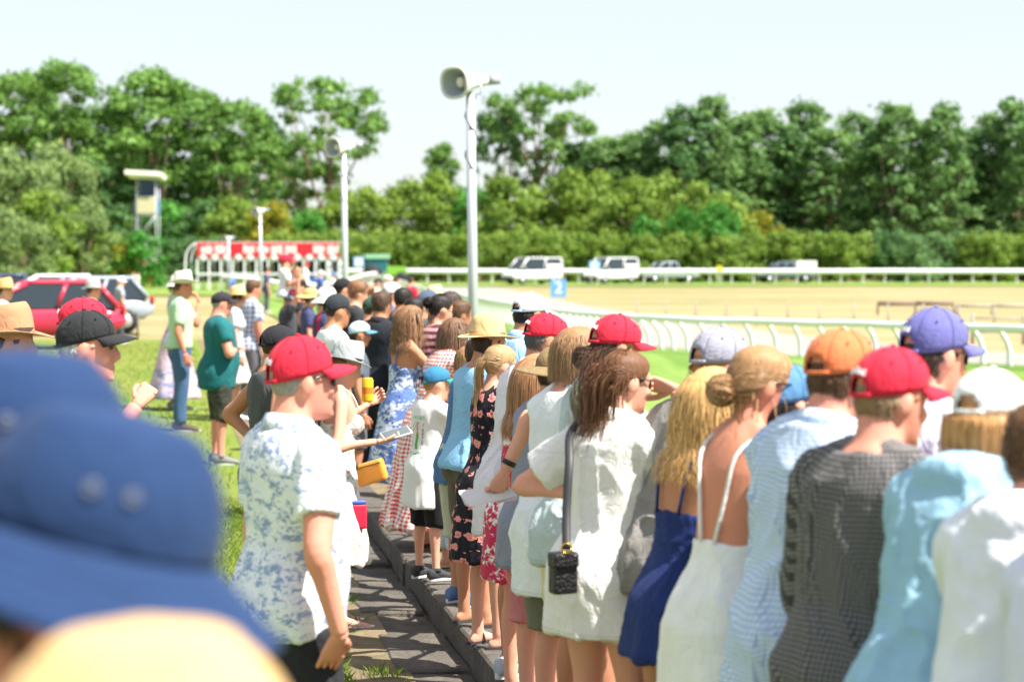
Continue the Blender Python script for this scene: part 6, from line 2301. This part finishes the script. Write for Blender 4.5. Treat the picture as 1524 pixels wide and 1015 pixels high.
# --- far small figures near the starting gate and the course
for (x, y, u, c, hc, lab) in (
        (456, 390, 34, (.75, .75, .78), (.5, .03, .06), 'tiny distant attendant in white shirt and red cap at the starting gate'),
        (398, 398, 40, (.08, .10, .2), None, 'tiny distant person in navy near the starting gate'),
        (478, 402, 44, (.10, .18, .5), (.75, .75, .78), 'tiny distant person in blue jacket and white cap by the gate'),
        (497, 405, 44, (.75, .76, .8), (.1, .2, .45), 'tiny distant person in white with blue cap by the gate'),
        (563, 412, 70, (.7, .72, .8), (.05, .05, .06), 'distant person in white shirt beyond the curly-haired man'),
        (590, 412, 60, (.75, .26, .05), None, 'distant person in orange shirt at the course edge'),
        (612, 412, 60, (.65, .03, .07), None, 'distant person in red shirt at the course edge'),
        (577, 409, 56, (.55, .6, .75), (.8, .8, .8), 'distant person in pale blue with white cap at the course edge'),
        (206, 405, 26, (.7, .7, .7), None, 'tiny distant walker in white on the dry grass'),
        (199, 404, 26, (.55, .5, .5), None, 'tiny distant walker in beige on the dry grass')):
    person(lab, (x, y), u, rnd.uniform(20, 90), 0, skin='fair', hat=dict(kind='cap', col=hc) if hc else None, hair=None if hc else dict(style='short', col=DKBROWN),
           top=dict(mat=fabric(c), hem=.84, sleeve=.4), bottom=dict(kind='pants', mat=fabric((.10, .11, .14)), end=.09))

# the child riding on the shoulders
_c = CARRY
_p = pw(_c, _c[3].tf(0, -.05, 1.50))
cs = .60
_k = {'feet': ((-.12, .30), (.12, .30))}
CH = person('toddler in red cap and white top riding on an adult\'s shoulders', (0, 0), 112, 76, 0, skin='fair', heads=1.42, girth=.98, base=Vector((_p.x, _p.y, _p.z - .66 * cs)), s=cs, hat=dict(kind='cap', col=(.60, .022, .05)), hair=dict(style='short', col=DBLONDE),
            top=sh((.80, .80, .82), hem=.84, sleeve=.40, ease=.03), bottom=dict(kind='shorts', mat=fabric((.2, .25, .35)), end=.70), armR='chest', armL='chest', feet=((-.16, .34), (.16, .34)), knee=.25, shoes=None)
# seated: bring the feet up in front of the carrying adult
flush()


def fold_child(pe):
    for ob in pe[4].children:
        if ob.name.split('.')[0] in ('body', 'shorts'):
            me = ob.data
            n = len(me.vertices)
            v = np.empty(n * 3, np.float32); me.vertices.foreach_get('co', v); v = v.reshape(-1, 3)
            z = v[:, 2] / pe[5]
            k = np.clip((.86 - z) / .80, 0, 1)
            v[:, 2] += (k * .42 * pe[5])
            v[:, 1] += (np.sin(k * 3.14) * .12 * pe[5])
            me.vertices.foreach_set('co', v.ravel()); me.update()


fold_child(CH)

# boy's printed t-shirt: a green bottle between white figures, green lettering above and below
bm = NT('printed_tshirt')
pp = bm.attr('pat'); px_, py_, pz_ = bm.sep(pp)
bz = bm.mix(bm.noise(bm.coord(), 9, 3), (.68, .70, .71), (.82, .83, .83))


def rect(x0, x1, y0, y1):
    a = bm.math('MULTIPLY', bm.math('GREATER_THAN', px_, x0), bm.math('LESS_THAN', px_, x1))
    b = bm.math('MULTIPLY', bm.math('GREATER_THAN', py_, y0), bm.math('LESS_THAN', py_, y1))
    return bm.math('MULTIPLY', a, b)


ns = bm.math('GREATER_THAN', bm.noise(bm.mapping(pp, (1, .5, 1)), 70, 2), .5)
for (r4, col, dash) in (((-.095, .095, 1.335, 1.365), (.12, .42, .10), True), ((-.095, .095, 1.055, 1.08), (.10, .40, .10), True), ((-.095, -.075, 1.09, 1.30), (.20, .16, .18), True), ((.078, .095, 1.09, 1.30), (.22, .14, .14), True),
                        ((-.028, .028, 1.10, 1.215), (.06, .36, .04), False), ((-.020, .024, 1.185, 1.26), (.62, .16, .08), True), ((-.05, .05, 1.24, 1.32), (.45, .5, .42), True), ((-.010, .010, 1.21, 1.31), (.55, .10, .10), False)):
    fct = rect(*r4)
    if dash: fct = bm.math('MULTIPLY', fct, ns)
    bz = bm.mix(bm.math('MULTIPLY', fct, .9), bz, col)
bm.done(bz, .85, .2)
for ob in BOY[4].children:
    if ob.name.split('.')[0] == 'shirt':
        ob.data.materials.clear(); ob.data.materials.append(bm.m)


# ------------------------------------------------------------------ things carried
def rod(name, pts, r, mat, parent=None, n=8):
    v, f = tube(pts, r, n)
    return link(name, new_mesh(name, v, f), mat, parent)


def rbox(c, size, R, bevel=.004, seg=2):
    """rounded box mesh at c with axes R (3x3 columns)"""
    import bmesh
    bmx = bmesh.new()
    bmesh.ops.create_cube(bmx, size=1)
    for v_ in bmx.verts:
        v_.co = Vector((v_.co.x * size[0], v_.co.y * size[1], v_.co.z * size[2]))
    bmesh.ops.bevel(bmx, geom=bmx.edges[:], offset=bevel, segments=seg, affect='EDGES', profile=.6)
    for v_ in bmx.verts:
        v_.co = Matrix(R) @ v_.co + Vector(c)
    me = bpy.data.meshes.new('m'); bmx.to_mesh(me); bmx.free()
    me.polygons.foreach_set('use_smooth', np.ones(len(me.polygons), bool))
    return me


def axes(fwd, up):
    f_ = Vector(fwd).normalized(); u_ = Vector(up); u_ = (u_ - u_.dot(f_) * f_).normalized(); r_ = f_.cross(u_)
    return Matrix((r_, f_, u_)).transposed()


def handpos(pe, side, along=.10, off=(0, 0, 0)):
    S, e, w = pe[3].arm[side]
    return pw(pe, w + unit(w - e) * along + np.array(off))


# phone in the fedora woman's hand
h = handpos(FED, 1, .12, (0, 0, .035))
yw = math.radians(76)
fwd = Vector((math.sin(yw), math.cos(yw), 0))
R = axes(fwd + Vector((0, .15, .25)), Vector((-.1, -.55, 1)))
ph = link('phone', rbox(h, (.085, .165, .010), R, .004), plain('phone_case', (.72, .70, .68), .4))
tag(ph, 'phone with dark screen in a pale case held by the woman in grey fedora', 'phone')
link('screen', rbox(h + R @ Vector((0, 0, .0055)), (.074, .152, .002), R, .0006), plain('phone_screen', (.10, .13, .14), .12, .6), ph)
# yellow can
h = handpos(FED, -1, .10)
hc2 = pix(547, 580, 262)
can = MB(); rr = [(0, .022), (.006, .032), (.012, .033), (.125, .033), (.135, .027), (.138, .027)]
v, f = loft([np.array(hc2) + np.stack([r * np.cos(np.arange(16) * math.pi / 8), r * np.sin(np.arange(16) * math.pi / 8), np.full(16, z - .07)], 1) for z, r in rr])
cn = link('drink_can', new_mesh('drink_can', v, f), plain('can_yellow', (.72, .44, .012), .35, .5))
tag(cn, 'yellow drink can raised beside the woman in grey fedora', 'drink can')
v, f = loft([np.array(hc2) + np.stack([.0335 * np.cos(np.arange(16) * math.pi / 8), .0335 * np.sin(np.arange(16) * math.pi / 8), np.full(16, z - .07)], 1) for z in (.05, .085)], False)
link('label_band', new_mesh('label_band', v, f), plain('can_label', (.62, .20, .02), .4), cn)
# hand that holds the can
hm = MB(); hand(hm, np.array(hc2) + np.array((.02, .045, -.075)), np.array((-.1, -.3, 1.0)), np.array((-.3, -1, .1)), 1, .75)

# saffron crossbody bag
bag = empty('crossbody_bag', pix(551, 735, 264))
tag(bag, 'small saffron yellow box bag on a strap at the hip of the woman in fedora', 'handbag')


def child_of(e, o):
    o.parent = e
    o.matrix_parent_inverse = Matrix.Translation(-Vector(e.location)) if e.type == 'EMPTY' else Matrix.Identity(4)
    return o


bc = pix(552, 703, 262)
R = axes((.95, -.25, .30), (-.3, 0, 1))
y_mat = plain('saffron_leather', (.68, .27, .035), .45, .4, bump=.1, scale=30)
b1 = child_of(bag, link('bag_body', rbox(bc, (.07, .175, .125), R, .02, 4), y_mat))
b2 = child_of(bag, link('zip', rbox(bc + R @ Vector((0, 0, .045)), (.074, .165, .006), R, .002), plain('zip_dark', (.12, .09, .06), .4)))
sp = [bc + R @ Vector((0, -.085, .05)), pix(530, 690, 266), pw(FED, FED[3].tf(.16, -.10, 1.05)), pw(FED, FED[3].tf(.05, -.135, 1.25)), pw(FED, FED[3].tf(-.09, -.09, 1.45)), pw(FED, FED[3].tf(-.09, .0, 1.50)), pw(FED, FED[3].tf(-.05, .13, 1.30))]
v, f = tube(resample([np.array(q) for q in sp], 26), .013, 8, flat=.25)
child_of(bag, link('strap', new_mesh('strap', v, f), fabric((.10, .075, .05))))
# red drink cooler below
rc = pix(533, 768, 270)
co = link('drink_cup', rbox(rc, (.09, .06, .14), Matrix.Rotation(.3, 3, 'Z'), .015, 3), plain('cup_red', (.55, .02, .06), .45))
tag(co, 'red insulated bag with blue top beside the leaf-print shirt', 'bag')
link('lid', rbox(rc + Vector((0, 0, .078)), (.08, .06, .02), Matrix.Rotation(.3, 3, 'Z'), .006, 2), plain('lid_blue', (.05, .10, .5), .45), co)
v, f = tube(resample([np.array(rc) + np.array((0, 0, .07)), np.array(pix(528, 725, 268)), np.array(pix(526, 690, 266)), np.array(pw(FED, FED[3].tf(.10, .02, 1.22)))], 12), .006, 6)
link('strap', new_mesh('strap', v, f), plain('red_strap', (.4, .02, .05), .6), co)
# race card
hp_ = handpos(PINK, 1, .12, (0, .03, 0))
R = axes((-.85, -.25, -.05), (.1, -.5, 1))
for i in range(3):
    R2 = R @ Matrix.Rotation(.10 * i, 3, 'Z')
    o = rbox(hp_ + R2 @ Vector((.0, .05, .004 * i)), (.10, .21, .002), R2, .0006, 1)
    if i == 0:
        rcard = link('race_card', o, plain('paper', (.72, .68, .62), .8)); tag(rcard, 'folded paper race card held low by the person in pink shorts', 'paper')
    else:
        link('page', o, plain('paper_b', (.66, .62, .60), .8), rcard)
# wrist watch
S, e, w = PINK[3].arm[1]
d = unit(w - e)
wt = rod('watch_band', [np.array(w - d * .05) * PINK[5], np.array(w - d * .028) * PINK[5]], .034 * PINK[5], plain('watch_black', (.012, .012, .014), .4), PINK[4], 14)
# green cap hung from a hand
gc = pix(872, 606, 428)
mbk = MB()
ring_ = []
for t, r in ((0, .095), (.03, .09), (.06, .075), (.085, .05), (.098, .015)):
    a = np.arange(24) * 2 * math.pi / 24
    ring_.append(np.stack([r * np.cos(a), r * 1.15 * np.sin(a), np.full(24, t)], 1))
v, f = loft(ring_, False)
RR = np.array(Matrix.Rotation(1.2, 3, 'Y') @ Matrix.Rotation(.5, 3, 'X'))
gco = link('green_cap', new_mesh('green_cap', v @ RR.T + np.array(gc), f), fabric((.12, .17, .115)))
so = gco.modifiers.new('thickness', 'SOLIDIFY'); so.thickness = .003
tag(gco, 'sage green cloth cap with pale ties hanging by the white linen shirt dress', 'cap')
g = np.stack([np.stack([np.linspace(-.08, .08, 9), np.full(9, .10 + q * .07), -.03 * (np.linspace(-1, 1, 9)) ** 2 - .01 * q], 1) for q in np.linspace(0, 1, 4)])
v, f = plate(g, .004)
link('visor', new_mesh('visor', v @ RR.T + np.array(gc), f), fabric((.05, .085, .05)), gco)
# black shoulder bag of the white linen dress
bag2 = empty('shoulder_bag', pix(838, 880, 455))
tag(bag2, 'black woven leather bag with gold ring hanging from a long strap on white linen', 'handbag')
bc = pix(838, 852, 458)
R = axes((.9, .45, 0), (0, 0, 1))
blk = NT('woven_black_leather')
vo = blk.n('TexVoronoi'); vo.inputs['Scale'].default_value = 90; blk.l(blk.coord(), vo.inputs['Vector'])
blk.bump(vo.outputs['Distance'], .9, .006)
blk.done((.012, .012, .014), .38, .5)
child_of(bag2, link('bag_body', rbox(bc, (.055, .085, .135), R, .012, 3), blk.m))
child_of(bag2, link('flap', rbox(bc + Vector((0, -.012, .045)), (.060, .089, .05), R, .010, 3), blk.m))
th = np.linspace(0, 2 * math.pi, 17)
rc_ = np.array(bc + Vector((.01, -.04, .085)))
v, f = tube(rc_ + np.stack([.016 * np.cos(th), 0 * th, .016 * np.sin(th)], 1), .0035, 6)
child_of(bag2, link('ring', new_mesh('ring', v, f), plain('gold_metal', (.75, .42, .06), .25, .5, 1.0)))
k = LADY[3]
sp = [bc + Vector((.01, -.03, .08)), pix(843, 760, 456), pix(847, 690, 452), pix(849, 645, 446), pw(LADY, k.tf(-.105, -.06, 1.485)), pw(LADY, k.tf(-.10, .05, 1.475)), pw(LADY, k.tf(-.11, .15, 1.30))]
v, f = tube(resample([np.array(q) for q in sp], 30), .014, 8, flat=.22, up0=(0, 1, 0))
child_of(bag2, link('strap', new_mesh('strap', v, f), plain('strap_leather', (.013, .014, .017), .5)))
# hair clip
for dx in (-.012, .012):
    pts = k.hd([(dx, -.142, .062), (dx * 1.3, -.158, .03), (dx, -.150, -.005)])
    v, f = tube(resample(pts, 8) * LADY[5], .0042, 6)
    link('hair_clip', new_mesh('hair_clip', v, f), plain('clip_shell', (.30, .12, .08), .2, .6), LADY[4])
